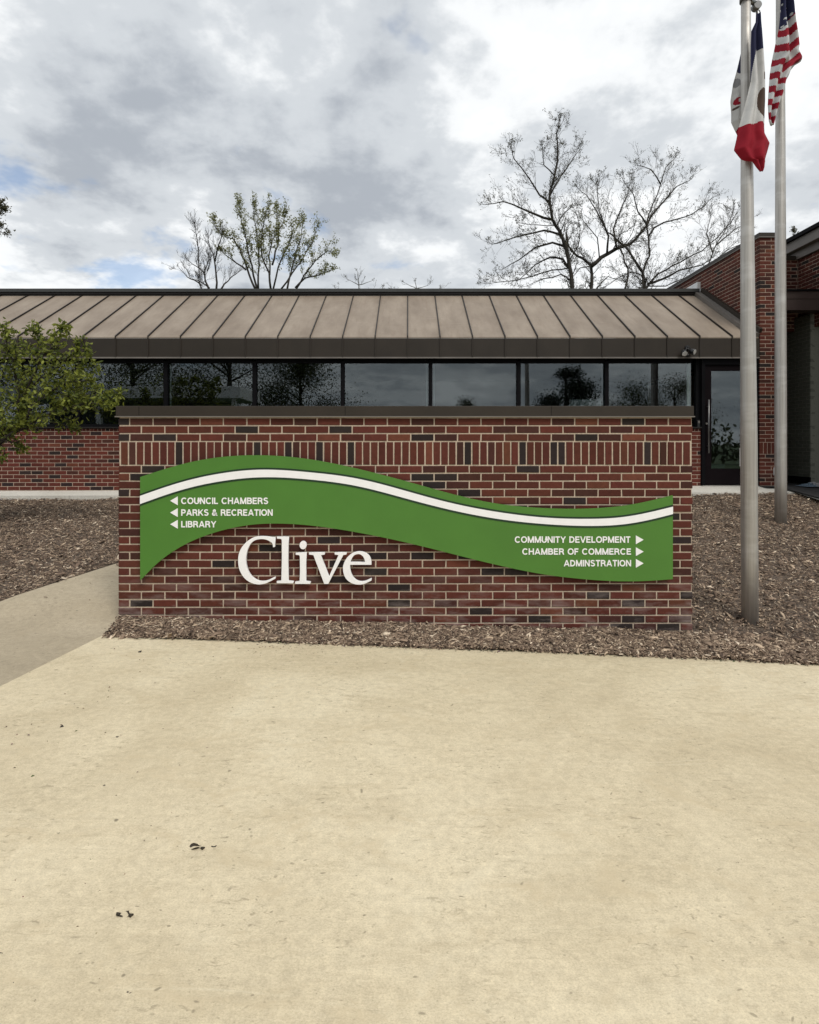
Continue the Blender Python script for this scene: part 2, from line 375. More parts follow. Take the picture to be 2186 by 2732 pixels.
def on_path(x, y):
    if y > 9.62 or y < 4.8: return y < 4.8 and x < -2.5
    lx = float(np.interp(y, [p[1] for p in LXY], [p[0] for p in LXY])); rx = float(np.interp(y, [p[1] for p in RXY], [p[0] for p in RXY]))
    return lx-.02 < x < rx
# mulch bed: one sloping sheet under sign, path and poles
def bumpy(x, y): return mulch_z(x, y)+.012*math.sin(x*5.1+y*2.3)*math.sin(y*4.7-x*1.9)
bed = MB(); vs = []; fs = []
nx, ny = 200, 90
for i in range(ny+1):
    for k in range(nx+1):
        x = -9+20*k/nx; y0 = edge_y(x) if x > -2.5 else 4.86; y = y0+(9.7-y0)*i/ny
        zz = bumpy(x, y) if i else conc_z(x)-.03
        if any(on_path(x+a, y+c) for a in (-.12, 0, .12) for c in (-.1, 0, .1)): zz -= .12 if not on_path(x, y) else .3
        vs.append((x, y-(.02 if i == 0 else 0), zz))
for i in range(ny):
    for k in range(nx):
        q = i*(nx+1)+k; fs.append((q, q+1, q+nx+2, q+nx+1))
bed.add(vs, fs, smooth=True); kind(bed.build('mulch_bed', M['soil']), 'structure')
# forecourt, right of the joint
JX = [(-2.70, 3.6), (-2.52, 4.95)]
fc = MB(); xs = [p[0] for p in EDGE]
top = [(x, y) for x, y in EDGE]
poly = [(-3.16, -.1), (-3.6, -6), (12, -6), (12, 3.3)] + top[::-1]
n = len(poly)
fc.add([(x, y, conc_z(x)) for x, y in poly]+[(x, y, conc_z(x)-.3) for x, y in poly],
       [tuple(range(n))]+[(i, i+n, (i+1) % n+n, (i+1) % n) for i in range(n)])
kind(fc.build('forecourt', M['concrete']), 'structure')
# path, left of the joint, climbing past the sign's left end to the building
pa = MB()
def path_z(x, y):
    if y < 4.9: return conc_z(x)-.004
    t = min(1, (y-4.9)/.5); return (conc_z(x)-.004)*(1-t)+(mulch_z(x, y)+.016)*t
def lerp_poly(pl, m):
    out = []
    for a, b in zip(pl[:-1], pl[1:]):
        for k in range(m): out.append((a[0]+(b[0]-a[0])*k/m, a[1]+(b[1]-a[1])*k/m))
    return out+[pl[-1]]
l2, r2 = lerp_poly(lft, 8), lerp_poly(rgt, 8); vs = []; fs = []; W = 14
for a, b in zip(l2, r2):
    for k in range(W+1):
        x = a[0]+(b[0]-a[0])*k/W; y = a[1]+(b[1]-a[1])*k/W; vs.append((x, y, path_z(x, y)))
for i in range(len(l2)-1):
    for k in range(W):
        q = i*(W+1)+k; fs.append((q, q+1, q+W+2, q+W+1))
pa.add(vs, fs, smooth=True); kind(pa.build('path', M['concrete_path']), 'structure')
# pavement along the building front
sl = MB(); xs = [-14, -6, 0, 3, 6.25]; zb = [.83, .832, .87, .92, .925]; zf_ = [.79, .795, .82, .845, .85]
vs = [(x, 10.3, z) for x, z in zip(xs, zb)]+[(x, 9.58, z) for x, z in zip(xs, zf_)]+[(x, 9.575, z-.09) for x, z in zip(xs, zf_)]
k = len(xs); fs = []
for i in range(k-1): fs += [(i, i+k, i+k+1, i+1), (i+k, i+2*k, i+2*k+1, i+k+1)]
sl.add(vs, fs)
sl.add([(6.25, 10.3, .925), (6.25, 9.58, .85), (6.25, 8.3, .70), (6.9, 8.3, .70), (6.3, 10.3, .925)], [(0, 1, 2, 3, 4)])
kind(sl.build('pavement', M['slab']), 'structure')
dr = MB(); dr.add([(6.2, 9.9, .915), (6.32, 8.2, .72), (13, 8.2, .72), (13, 16, .93), (6.0, 16, .93), (6.0, 9.9, .915)], [(0, 1, 2, 3, 4, 5)])
kind(dr.build('porch_floor', M['asphalt']), 'structure')
yd = MB(); yd.add([(-60, 9.7, .7), (60, 9.7, .7), (60, 200, .7), (-60, 200, .7)], [(0, 1, 2, 3)]); kind(yd.build('yard', M['lawn']), 'structure')
rd = MB(); rd.add([(-60, -14, -.4), (60, -14, -.4), (60, -6, -.1), (-60, -6, -.1)], [(0, 1, 2, 3)]); kind(rd.build('road', M['asphalt']), 'structure')

# wood chips over the bed: uncountable
def chips(n):
    V = np.zeros((0, 3)); pts = []
    while len(pts) < n:
        x = R.uniform(-8.9, 9.2); 
        if R.random() < .30: x = R.uniform(-2.47, 4.6); y = edge_y(x)+R.random()**1.0*.55-.035*R.random()**2
        else:
            y = R.uniform(4.3, 9.6)
            if abs(x) > .74*y+.35 and R.random() > .4: continue
        if x < -2.5 and y < 5.2 and x > -2.9: continue
        if y < (edge_y(x)-.05 if x > -2.5 else 5.0): continue
        if on_path(x, y) and R.random() > .004: continue
        if -2.47 < x < 2.42 and YS-.01 < y < 7.0: continue
        if y > 5.4 and -.472*y < x < .462*y and R.random() > .10: continue
        pts.append((x, y))
    pts = np.array(pts); n = len(pts)
    z = np.array([bumpy(x, y) for x, y in pts])
    ln = NR.lognormal(math.log(.024), .55, n).clip(.006, .12); wd = ln*NR.uniform(.12, .34, n)
    yaw = NR.uniform(0, 2*np.pi, n); pit = NR.normal(0, .28, n); rol = NR.normal(0, .35, n); bend = NR.uniform(-.12, .2, n)*ln
    ca, sa = np.cos(yaw), np.sin(yaw)
    u = np.stack([ca*np.cos(pit), sa*np.cos(pit), np.sin(pit)], 1); v = np.stack([-sa*np.cos(rol), ca*np.cos(rol), np.sin(rol)], 1)
    c = np.stack([pts[:, 0], pts[:, 1], z+.006+NR.uniform(0, .022, n)], 1)
    up = np.array([0, 0, 1.0])
    th = NR.uniform(.002, .006, n)
    rows = []
    for s in (-.5, 0, .5):
        for q in (-.5, .5):
            wq = wd*(1.0 if s == 0 else .55)
            rows.append(c+u*(ln*s)[:, None]+v*(wq*q)[:, None]+up*(bend*(1-4*s*s))[:, None])
    top = np.stack(rows, 1); bot = top-up*th[:, None, None]
    V = np.concatenate([top, bot], 1).reshape(-1, 3)
    fq = np.array([[0, 2, 3, 1], [2, 4, 5, 3], [0, 6, 8, 2], [2, 8, 10, 4], [1, 3, 9, 7], [3, 5, 11, 9], [0, 1, 7, 6], [4, 10, 11, 5]])
    FQ = (fq[None]+(np.arange(n)*12)[:, None, None]).reshape(-1, 4)
    me = bpy.data.meshes.new('wood_chips'); me.vertices.add(len(V)); me.vertices.foreach_set('co', V.ravel())
    me.loops.add(FQ.size); me.loops.foreach_set('vertex_index', FQ.ravel().astype(np.int32))
    me.polygons.add(len(FQ)); me.polygons.foreach_set('loop_start', np.arange(0, FQ.size, 4, dtype=np.int32))
    me.update(calc_edges=True); me.validate()
    base = np.array([[.125, .088, .064], [.21, .152, .11], [.37, .285, .205], [.06, .042, .032], [.52, .43, .33]])
    ci = NR.choice(5, n, p=[.31, .34, .17, .12, .06]); col = base[ci]*NR.uniform(.85, 1.45, (n, 1))
    colv = np.ones((n, 12, 4), np.float32); colv[:, :, :3] = col[:, None, :]
    at = me.color_attributes.new('Col', 'FLOAT_COLOR', 'POINT'); at.data.foreach_set('color', colv.ravel())
    me.materials.append(M['chip']); o = bpy.data.objects.new('wood_chips', me); C.objects.link(o); kind(o, 'stuff')
    tag(o, 'brown shredded wood chips spread over the sloping beds round the sign', 'mulch')
chips(165000)

# ------------------------------------------------------------------ the brick sign wall
WX0, WX1 = X(316, YS), X(1849, YS)
wall = thing('brick_wall', 'freestanding dark red brick monument wall with brown metal coping, carrying the green sign', 'wall', ((WX0+WX1)/2, YS+.2, 0))
mb = MB(); rng = random.Random(3)
ln = WX1-WX0; mod = ln/24.5; jt = .0115
ztop = Z(1112, YS); ch = .0679
zz = ztop-.012; course = 0
U, Nf = Vector((1, 0, 0)), Vector((0, -1, 0))
rows = []
z = ztop-.008
for i in range(34):
    if i == 3:
        rows.append(('soldier', z-.205+.0, z)); z -= .205
    else:
        rows.append(('run', z-ch, z)); z -= ch
    if z < -.28: break
ri = 0
for kindr, za, zb in rows:
    lo, hi = za+jt/2, zb-jt/2
    if kindr == 'soldier':
        ins = .022; sm = mod/3; a = ins
        while a < ln-ins-.02:
            e = min(a+sm-jt, ln-ins); brick(mb, Vector((WX0, YS, 0)), U, Nf, a, e, lo, hi, .09, rng); a += sm
        for xx, nn in ((WX0+ins, Vector((-1, 0, 0))), (WX1-ins, Vector((1, 0, 0)))):
            a = .07
            while a < .36: brick(mb, Vector((xx, YS, 0)), Vector((0, 1, 0)), nn, a, a+sm-jt, lo, hi, .05, rng); a += sm
    else:
        st = mod/2 if ri % 2 == 0 else mod
        brick_run(mb, Vector((WX0, YS, 0)), U, Nf, ln, lo, hi, st, rng, mod, jt, .09, .19 if ri % 2 == 0 else .09)
        off = .1016 if ri % 2 else .2032
        for xx, nn in ((WX0, Vector((-1, 0, 0))), (WX1, Vector((1, 0, 0)))):
            oo = Vector((xx, YS+off, 0)); brick_run(mb, oo, Vector((0, 1, 0)), nn, .4-off, lo, hi, mod, rng, mod, jt, .06)
        brick_run(mb, Vector((WX1, YS+.4, 0)), Vector((-1, 0, 0)), Vector((0, 1, 0)), ln, lo, hi, st, rng, mod, jt, .06)
        ri += 1
mb.box(WX0+.007, WX1-.007, YS+.006, YS+.394, -.3, ztop, 1)
mb.build('brickwork', [M['sign_brick'], M['mortar']], wall)
cp = MB(); ct = Z(1083, YS-.02)
cp.box(WX0-.012, WX1+.0, YS-.022, YS+.422, ztop+.006, ct, 0, bev=.003)
cp.box(WX0-.018, WX1+.006, YS-.030, YS+.43, ztop-.004, ztop+.0055, 1)
for px_ in (374, 922, 1470): cp.box(X(px_, YS)-.0015, X(px_, YS)+.0015, YS-.0235, YS-.0225, ztop+.008, ct-.004, 2)
cp.build('coping', [M['bronze'], M['grey_trim'], M['frame']], wall)

# ------------------------------------------------------------------ the green wave sign
YP = 5.040; PT = .016
def spline(pts):
    xs = np.array([p[0] for p in pts], float); ys = np.array([p[1] for p in pts], float); n = len(xs); h = np.diff(xs)
    A = np.zeros((n, n)); b = np.zeros(n); A[0, 0] = A[-1, -1] = 1
    for i in range(1, n-1):
        A[i, i-1] = h[i-1]; A[i, i] = 2*(h[i-1]+h[i]); A[i, i+1] = h[i]; b[i] = 3*((ys[i+1]-ys[i])/h[i]-(ys[i]-ys[i-1])/h[i-1])
    c = np.linalg.solve(A, b)
    def f(x):
        i = int(np.clip(np.searchsorted(xs, x)-1, 0, n-2)); d = x-xs[i]
        bb = (ys[i+1]-ys[i])/h[i]-h[i]*(2*c[i]+c[i+1])/3
        return ys[i]+bb*d+c[i]*d*d+(c[i+1]-c[i])/(3*h[i])*d**3
    return f
A_ = lambda pts: [(300+x/2.3, 1180+y/2.3) for x, y in pts]
B_ = lambda pts: [(1050+x/2.1296, 1180+y/2.1296) for x, y in pts]
top = spline(A_([(170, 213), (440, 131), (660, 91), (880, 79), (1160, 97), (1500, 161)])+B_([(100, 229), (250, 271), (550, 342), (850, 374), (1100, 377), (1350, 355), (1590, 301)]))
wt = spline(A_([(170, 329), (440, 240), (660, 192), (900, 168), (1200, 183), (1500, 222)])+B_([(60, 273), (300, 338), (600, 397), (900, 430), (1100, 435), (1300, 425), (1590, 365)]))
wb = spline(A_([(170, 379), (440, 288), (660, 240), (900, 215), (1200, 227), (1500, 268)])+B_([(60, 316), (300, 378), (600, 436), (900, 467), (1130, 475), (1350, 460), (1590, 407)]))
bot = spline(A_([(172, 846), (205, 812), (260, 757), (340, 692), (450, 625), (600, 563), (750, 523), (900, 502), (1010, 499), (1150, 505), (1300, 521), (1500, 553)])+B_([(60, 567), (250, 613), (450, 664), (650, 711), (850, 750), (1050, 775), (1250, 789), (1420, 789), (1590, 778)]))
PX0, PX1 = 374.0, 1796.0
sign = thing('wave_sign', 'green wave shaped directory sign with white stripe and lettering on the brick wall', 'sign', (0, YP, .9))
def band(f0, f1, y0, y1, name, mat, bev=0.0, n=150):
    b = MB(); vs = []
    for i in range(n+1):
        x = PX0+(PX1-PX0)*i/n
        for yy in (y0, y1):
            vs += [(X(x, YP), yy, Z(f0(x), YP)), (X(x, YP), yy, Z(f1(x), YP))]
    fs = []
    for i in range(n):
        o = i*4; q = o+4
        fs += [(o, o+1, q+1, q), (o+2, q+2, q+3, o+3), (o, q, q+2, o+2), (o+1, o+3, q+3, q+1)]
    fs += [(0, 2, 3, 1), (4*n, 4*n+1, 4*n+3, 4*n+2)]
    b.add(vs, fs); return b.build(name, mat, sign)
band(top, bot, YP, YP+PT, 'panel', M['green'])
band(wt, wb, YP-.004, YP-.0005, 'stripe', M['white'])
band(lambda x: wt(x)-5.2, lambda x: wt(x)-.4, YP-.003, YP-.0005, 'edge_line', M['dark_green'])
band(lambda x: wb(x)+.4, lambda x: wb(x)+5.2, YP-.003, YP-.0005, 'edge_line', M['dark_green'])
def curve_mesh(name, cu, mat, parent, xf):
    o = bpy.data.objects.new('tmp', cu); C.objects.link(o)
    dg = bpy.context.evaluated_depsgraph_get(); me = bpy.data.meshes.new_from_object(o.evaluated_get(dg), depsgraph=dg)
    bpy.data.objects.remove(o); me.name = name; me.materials.clear(); me.materials.append(mat)
    co = np.zeros(len(me.vertices)*3); me.vertices.foreach_get('co', co); co = co.reshape(-1, 3)
    me.vertices.foreach_set('co', xf(co).ravel()); me.update()
    r = bpy.data.objects.new(name, me); C.objects.link(r); attach(r, parent); return r
def arc(cx, cy, rx, ry, a0, a1, n=14): return [(cx+rx*math.cos(math.radians(a0+(a1-a0)*i/n)), cy+ry*math.sin(math.radians(a0+(a1-a0)*i/n))) for i in range(n+1)]
T_ = .092
GL = {'A': (.92, [[(.10, -.02), (.46, 1.02)], [(.46, 1.02), (.82, -.02)], [(.24, .30), (.68, .30)]]), 'B': (.78, [[(.12, 0), (.12, 1)], [(.12, .905), (.42, .905)]+arc(.42, .72, .21, .185, 90, -90)+[(.12, .535)], [(.12, .535), (.44, .535)]+arc(.44, .315, .24, .22, 90, -90)+[(.12, .095)]]),
 'C': (.90, [arc(.47, .5, .36, .42, 42, 318, 22)]), 'D': (.84, [[(.12, 0), (.12, 1)], [(.12, .905), (.36, .905)]+arc(.36, .5, .36, .405, 90, -90)+[(.12, .095)]]),
 'E': (.72, [[(.12, 0), (.12, 1)], [(.12, .905), (.66, .905)], [(.12, .52), (.62, .52)], [(.12, .095), (.68, .095)]]), 'F': (.66, [[(.12, 0), (.12, 1)], [(.12, .905), (.62, .905)], [(.12, .50), (.56, .50)]]),
 'H': (.84, [[(.12, 0), (.12, 1)], [(.72, 0), (.72, 1)], [(.12, .52), (.72, .52)]]), 'I': (.24, [[(.12, 0), (.12, 1)]]), 'K': (.84, [[(.12, 0), (.12, 1)], [(.14, .36), (.74, 1.02)], [(.34, .56), (.76, -.02)]]),
 'L': (.66, [[(.12, 1), (.12, .095), (.62, .095)]]), 'M': (1.0, [[(.12, 0), (.12, 1)], [(.88, 0), (.88, 1)], [(.14, 1.0), (.50, .02)], [(.50, .02), (.86, 1.0)]]), 'N': (.84, [[(.12, 0), (.12, 1)], [(.72, 0), (.72, 1)], [(.14, .98), (.70, .02)]]),
 'O': (.94, [arc(.47, .5, .37, .42, 0, 180, 16), arc(.47, .5, .37, .42, 180, 360, 16)]), 'P': (.74, [[(.12, 0), (.12, 1)], [(.12, .905), (.42, .905)]+arc(.42, .68, .22, .225, 90, -90)+[(.12, .455)]]),
 'R': (.82, [[(.12, 0), (.12, 1)], [(.12, .905), (.44, .905)]+arc(.44, .70, .21, .205, 90, -90)+[(.12, .495)], [(.44, .50), (.60, .40), (.66, .18), (.72, -.01)]]),
 'S': (.78, [arc(.39, .725, .25, .195, 25, 180, 10)+[(.15, .66), (.24, .57), (.39, .52), (.55, .46), (.64, .36)]+arc(.39, .275, .26, .195, 0, -160, 12)]),
 'T': (.72, [[(.36, 0), (.36, 1)], [(.02, .905), (.70, .905)]]), 'U': (.84, [[(.12, 1), (.12, .38)]+arc(.42, .38, .30, .295, 180, 360, 12)+[(.72, .38), (.72, 1)]]), 'V': (.84, [[(.08, 1.02), (.42, -.02)], [(.42, -.02), (.76, 1.02)]]),
 'Y': (.84, [[(.08, 1.02), (.42, .46)], [(.42, .46), (.76, 1.02)], [(.42, 0), (.42, .48)]]),
 '&': (.86, [[(.80, -.02), (.26, .66)]+arc(.37, .76, .15, .155, 200, -30, 10)+[(.44, .60), (.24, .46)]+arc(.31, .29, .21, .20, 115, 290, 10)+[(.56, .18), (.70, .46)]])}
def stroke(b, pts, t, fx, lift):
    n = len(pts); A = []; B = []
    for i, p in enumerate(pts):
        d0 = Vector(pts[i])-Vector(pts[i-1]) if i else None; d1 = Vector(pts[i+1])-Vector(p) if i < n-1 else None
        d0 = d0 or d1; d1 = d1 or d0; d0.normalize(); d1.normalize(); d = (d0+d1).normalized(); nn = Vector((-d.y, d.x)); k = t/max(.45, nn.dot(Vector((-d0.y, d0.x))))
        A.append((p[0]+nn.x*k, p[1]+nn.y*k)); B.append((p[0]-nn.x*k, p[1]-nn.y*k))
    vs = []
    for q in A+B:
        px, py = fx(q[0], max(0, min(1, q[1]))); vs.append((X(px, YP), YP-lift, Z(py, YP)))
    o = len(vs); vs += [(v[0], YP-.0004, v[2]) for v in vs]; fs = []
    for i in range(n-1): fs += [(i, i+1, n+i+1, n+i), (o+i, o+n+i, o+n+i+1, o+i+1), (i, o+i, o+i+1, i+1), (n+i, n+i+1, o+n+i+1, o+n+i)]
    fs += [(0, n, o+n, o), (n-1, o+n-1, o+2*n-1, 2*n-1)]
    b.add(vs, fs)
def text_line(txt, x0, x1, y0, y1, gap=.44):
    ws = txt.split(' '); pos = []; a = 0
    for wd in ws:
        row = []
        for chx in wd: row.append((chx, a)); a += GL[chx][0]+.055
        pos.append((wd, row)); a += gap
    tot = a-gap-.055
    for wd, row in pos:
        b = MB()
        for j, (chx, off) in enumerate(row):
            for q, st in enumerate(GL[chx][1]):
                stroke(b, st, T_, lambda u, v: (x0+(off+u-.03)/(tot-.06)*(x1-x0), y1+(y0-y1)*v), .0036+.0003*q+.0001*(j % 2))
        part_label(b.build('word', M['white'], sign), 'white capitals reading '+wd)
def arrow(xa, xb, yc, h, left):
    b = MB(); pts = [(xb, yc-h), (xa, yc), (xb, yc+h)]
    vs = [(X(a, YP), y, Z(c, YP)) for y in (YP-.004, YP-.0005) for a, c in pts]
    b.add(vs, [(0, 1, 2), (3, 5, 4), (0, 3, 4, 1), (1, 4, 5, 2), (2, 5, 3, 0)]); b.build('arrow', M['white'], sign)
text_line('COUNCIL CHAMBERS', 484, 716, 1327.5, 1344.8); text_line('PARKS & RECREATION', 484, 728, 1358.8, 1376); text_line('LIBRARY', 484, 577, 1390, 1407)
text_line('COMMUNITY DEVELOPMENT', 1374, 1682, 1431, 1448); text_line('CHAMBER OF COMMERCE', 1394, 1684, 1463, 1479.8); text_line('ADMINSTRATION', 1505, 1684, 1494, 1511)
for yc in (1336, 1367.5, 1398.6): arrow(454.6, 474.8, yc, 11.7, True)
for yc in (1440, 1471.7, 1502.8): arrow(1717.4, 1696.8, yc, 11.7, False)

name = thing('town_name_lettering', 'large raised white serif letters spelling Clive, fixed to the brickwork below the green panel', 'lettering', (X(815, YS), YS, .55))
q1 = lambda pts: [(620+x/8.625, 1420+y/8.625) for x, y in pts]; q2 = lambda pts: [(800+x/8.625, 1420+y/8.625) for x, y in pts]
def ell(cx, cy, rx, ry, n=28): return [(cx+rx*math.cos(2*math.pi*i/n), cy+ry*math.sin(2*math.pi*i/n)) for i in range(n)]
LET = {
 'C': [q1([(980,122),(900,120),(800,105),(720,99),(640,98),(565,106),(500,122),(438,149),(380,185),(322,232),(270,285),(229,336),(195,390),(169,448),(150,510),(139,575),(135,640),(137,711),(145,780),(158,841),(180,900),(212,962),(250,1020),(292,1068),(340,1110),(393,1144),(450,1170),(514,1190),(580,1200),(636,1201),(690,1195),(746,1183),(800,1165),(900,1115),(985,1070),(980,1035),
   (900,1075),(850,1101),(800,1120),(750,1132),(700,1135),(654,1134),(610,1125),(564,1109),(520,1085),(473,1051),(430,1010),(392,958),(360,900),(337,837),(320,770),(311,705),(308,640),(311,580),(320,520),(330,464),(345,410),(365,358),(390,310),(418,267),(450,230),(488,202),(530,180),(579,165),(630,158),(686,155),(740,160),(792,174),(840,195),(910,240),(935,290),(940,345),(978,335)])],
 'l': [q1([(1028,108),(1292,112),(1284,300),(1280,700),(1285,1122),(1405,1135),(1400,1175),(1025,1172),(1025,1130),(1130,1120),(1142,700),(1142,250),(1138,168),(1112,152),(1028,144)])],
 'i': [q2([(-92,478),(148,470),(140,700),(138,1130),(245,1145),(240,1188),(-105,1188),(-105,1145),(0,1130),(8,900),(4,560),(-10,525),(-92,518)]), q2(ell(74,300,77,90))],
 'v': [q2([(215,470),(575,470),(570,513),(485,525),(672,1035),(895,525),(808,513),(805,470),(1075,470),(1070,512),(1000,525),(655,1188),(565,1188),(315,525),(215,512)])],
 'e': [q2([(1648,748),(1647,693),(1640,640),(1624,592),(1600,550),(1568,516),(1530,490),(1487,469),(1440,455),(1390,449),(1340,450),(1283,461),(1230,480),(1177,511),(1130,550),(1086,597),(1050,650),(1023,704),(1005,760),(997,805),(998,850),(1003,906),(1015,960),(1033,1012),(1060,1060),(1092,1098),(1130,1130),(1178,1162),(1230,1185),(1285,1200),(1340,1205),(1396,1205),(1450,1198),(1506,1180),(1560,1155),(1650,1110),(1650,1068),
   (1560,1110),(1516,1127),(1470,1138),(1425,1142),(1380,1138),(1333,1123),(1290,1100),(1247,1060),(1210,1010),(1183,952),(1165,890),(1157,840),(1155,790),(1158,748)]),
   q2([(1165,692),(1173,655),(1190,620),(1212,576),(1240,540),(1268,520),(1300,508),(1335,502),(1370,502),(1402,513),(1430,530),(1458,557),(1480,590),(1493,619),(1500,650),(1505,692)])]}
YL = 5.035
for chn, loops in LET.items():
    cu = bpy.data.curves.new('t', 'CURVE'); cu.dimensions = '2D'; cu.fill_mode = 'BOTH'; cu.extrude = .014; cu.bevel_depth = .0012; cu.bevel_resolution = 1
    for lp in loops:
        s = cu.splines.new('POLY'); s.points.add(len(lp)-1); s.use_cyclic_u = True
        for p, (a, c) in zip(s.points, lp): p.co = (X(a, YL), Z(c, YL), 0, 1)
    o = curve_mesh('letter', cu, M['white'], name, lambda co: np.stack([co[:, 0], YL+.016-co[:, 2], co[:, 1]], 1))
    part_label(o, 'white serif letter '+chn)

# ------------------------------------------------------------------ the building
YF = 10.20
bld = thing('civic_building', 'low red brick office building with brown seamed metal roof and a taller brick wing', 'building', (0, YF, .85))
frng = random.Random(5)
bw = MB(); zt = Z(1151, YF); XL, XR = -13.0, X(1871, YF); zg = .70
z = zt; i = 0
a = 0; row = MB()
rl = zt+.048
a = XL
while a < XR-.02: brick(bw, Vector((0, YF, 0)), U, Nf, a, min(a+.058, XR), zt+.005, rl, .09, frng, 1.1, .003); a += .0677
while z > zg:
    brick_run(bw, Vector((XL, YF, 0)), U, Nf, XR-XL, z-.0677+.005, z-.005, .1016 if i % 2 else .2032, frng, .2032, .0095, .09, None, 1.12); z -= .0677; i += 1
bw.box(XL+.002, XR-.004, YF+.005, YF+.20, zg, rl, 1)
bw.build('front_wall', [M['brick'], M['mortar_far']], bld)
# windows
YW = YF+.03
heads = Z(963, YW); sill = Z(1136, YW)
mull = [-973, -737, -501, -266, -30, 205, 441, 678, 914, 1149, 1385, 1620, 1853]
for a, b in zip(mull[:-1], mull[1:]):
    x0, x1 = X(a, YW), X(b, YW); f = MB(); hw = .033
    f.box(x0-hw+.0015, x0+hw, YW, YW+.09, sill, heads, 0); 
    f.box(x0+hw, x1-hw, YW+.002, YW+.09, heads-.03, heads+.06, 0); f.box(x0+hw, x1-hw, YW-.002, YW+.09, sill-.02, sill+.03, 0)
    w_ = f.build('window', M['frame'], bld)
    p = MB(); p.box(x0+hw, x1-hw, YW+.055, YW+.063, sill+.03, heads-.03); p.build('pane', M['glass'], w_)
sg = MB(); sg.box(XL, XR, YF-.035, YF+.12, rl+.004, sill-.021, 0, bev=.004); sg.build('window_sill', M['bronze_dark'], bld)
hd = MB(); hd.box(XL, X(2022, YF), YF+.012, YF+.15, heads+.061, heads+.13); hd.build('window_head', M['frame'], bld)
# dark sidelight panel between last window and door
sd = MB(); sd.box(X(1853, YW)+.034, X(1871, YW)-.002, YW+.0, YW+.08, sill-.02, heads+.06); sd.build('side_panel', M['frame'], bld)
# roof
YE, YR = 10.12, 12.14
zeb, zet, zr = Z(955, YE), Z(899, YE), Z(788, YR)
RX1 = 5.985; pan = .5547
rf = MB(); rf.add([(XL, YE, zet), (RX1, YE, zet), (RX1, YR, zr), (XL, YR, zr), (XL, YE, zet-.02), (RX1, YE, zet-.02), (RX1, YR, zr-.02), (XL, YR, zr-.02)],
                  [(0, 1, 2, 3), (4, 7, 6, 5), (0, 4, 5, 1), (1, 5, 6, 2), (3, 2, 6, 7), (0, 3, 7, 4)])
roof = rf.build('roof', M['roof'], bld)
sm = MB(); fb = MB(); d = Vector((0, YR-YE, zr-zet)).normalized(); nn = Vector((0, -d.z, d.y))
k0 = int((XL)/pan); x = k0*pan-.012
while x < RX1-.05:
    p0 = Vector((x, YE-.006, zet)); p1 = Vector((x, YR, zr)); hw = .008
    vs = []
    for p in (p0, p1):
        for s, h in ((-hw, .001), (hw, .001), (hw, .025), (-hw, .025)): vs.append(p+Vector((s, 0, 0))+nn*h)
    sm.add(vs, [(0, 1, 5, 4), (1, 2, 6, 5), (2, 3, 7, 6), (3, 0, 4, 7), (0, 3, 2, 1), (4, 5, 6, 7)])
    fb.box(x-.009, x+.009, YE-.016, YE-.001, zeb+.022, zet+.012, 0)
    x += pan
sm.build('standing_seam', M['bronze_dark'], roof)
fb.box(XL, X(2027, YE), YE, YE+.11, zeb, zet-.021, 0); fb.box(XL, X(2027, YE), YE-.006, YE-.0015, zeb-.006, zeb+.018, 1)
fb.box(XL, X(2027, YE), YE+.112, YF+.14, zeb+.02, zeb+.03, 2)
fb.build('fascia', [M['bronze'], M['grey_trim'], M['frame']], bld)
rc = MB(); zc = Z(772, YR)
rc.box(XL, X(1866, YR-.05), YR-.05, YR+.22, zr+.01, zr+.055, 0); rc.box(XL, X(1866, YR-.05)+.0, YR-.075, YR+.25, zr+.057, zc, 1)
rc.box(XL, 6.0, YR-.02, YR+3.2, zr-.25, zr+.005, 1)
rc.build('ridge_cap', [M['bronze_dark'], simple('dark_gutter', (.035, .037, .036), .5)], roof)
# flashing where the roof meets the taller wing
fl = MB(); w2 = .10
for s0, s1, h0, h1, mt in ((RX1-.13, RX1+.0, .004, .075, 0), (RX1-.02, RX1+.03, .076, .15, 1)):
    vs = []
    for p in (Vector((0, YE, zet)), Vector((0, YR, zr))):
        for s, h in ((s0, h0), (s1, h0), (s1, h1), (s0, h1)): vs.append(Vector((s, p.y, p.z))+nn*h)
    fl.add(vs, [(0, 1, 5, 4), (1, 2, 6, 5), (2, 3, 7, 6), (3, 0, 4, 7), (0, 3, 2, 1), (4, 5, 6, 7)], mt)
fl.build('flashing', [M['grey_trim'], M['bronze']], roof)
# interior
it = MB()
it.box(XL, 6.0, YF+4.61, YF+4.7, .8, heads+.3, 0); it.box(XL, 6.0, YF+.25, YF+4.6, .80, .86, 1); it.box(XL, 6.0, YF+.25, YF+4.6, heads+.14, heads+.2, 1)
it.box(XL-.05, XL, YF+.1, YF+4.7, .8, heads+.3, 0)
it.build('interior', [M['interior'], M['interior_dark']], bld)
for px, wpx in ((1139, 4), (1159, 4), (1610, 8), (1838, 12), (456, 4)):
    xa = X(px, YF+.16); bl = MB(); bl.box(xa-.003*wpx, xa+.003*wpx, YF+.15, YF+.17, sill+.0, heads-.02); bl.build('blind_edge', M['white_sheet'], bld)
pb = MB(); pb.box(X(1522, 10.9), X(1608, 10.9), 10.9, 10.95, 1.7, Z(1066, 10.9)); pb.build('partition', M['white_sheet'], bld)
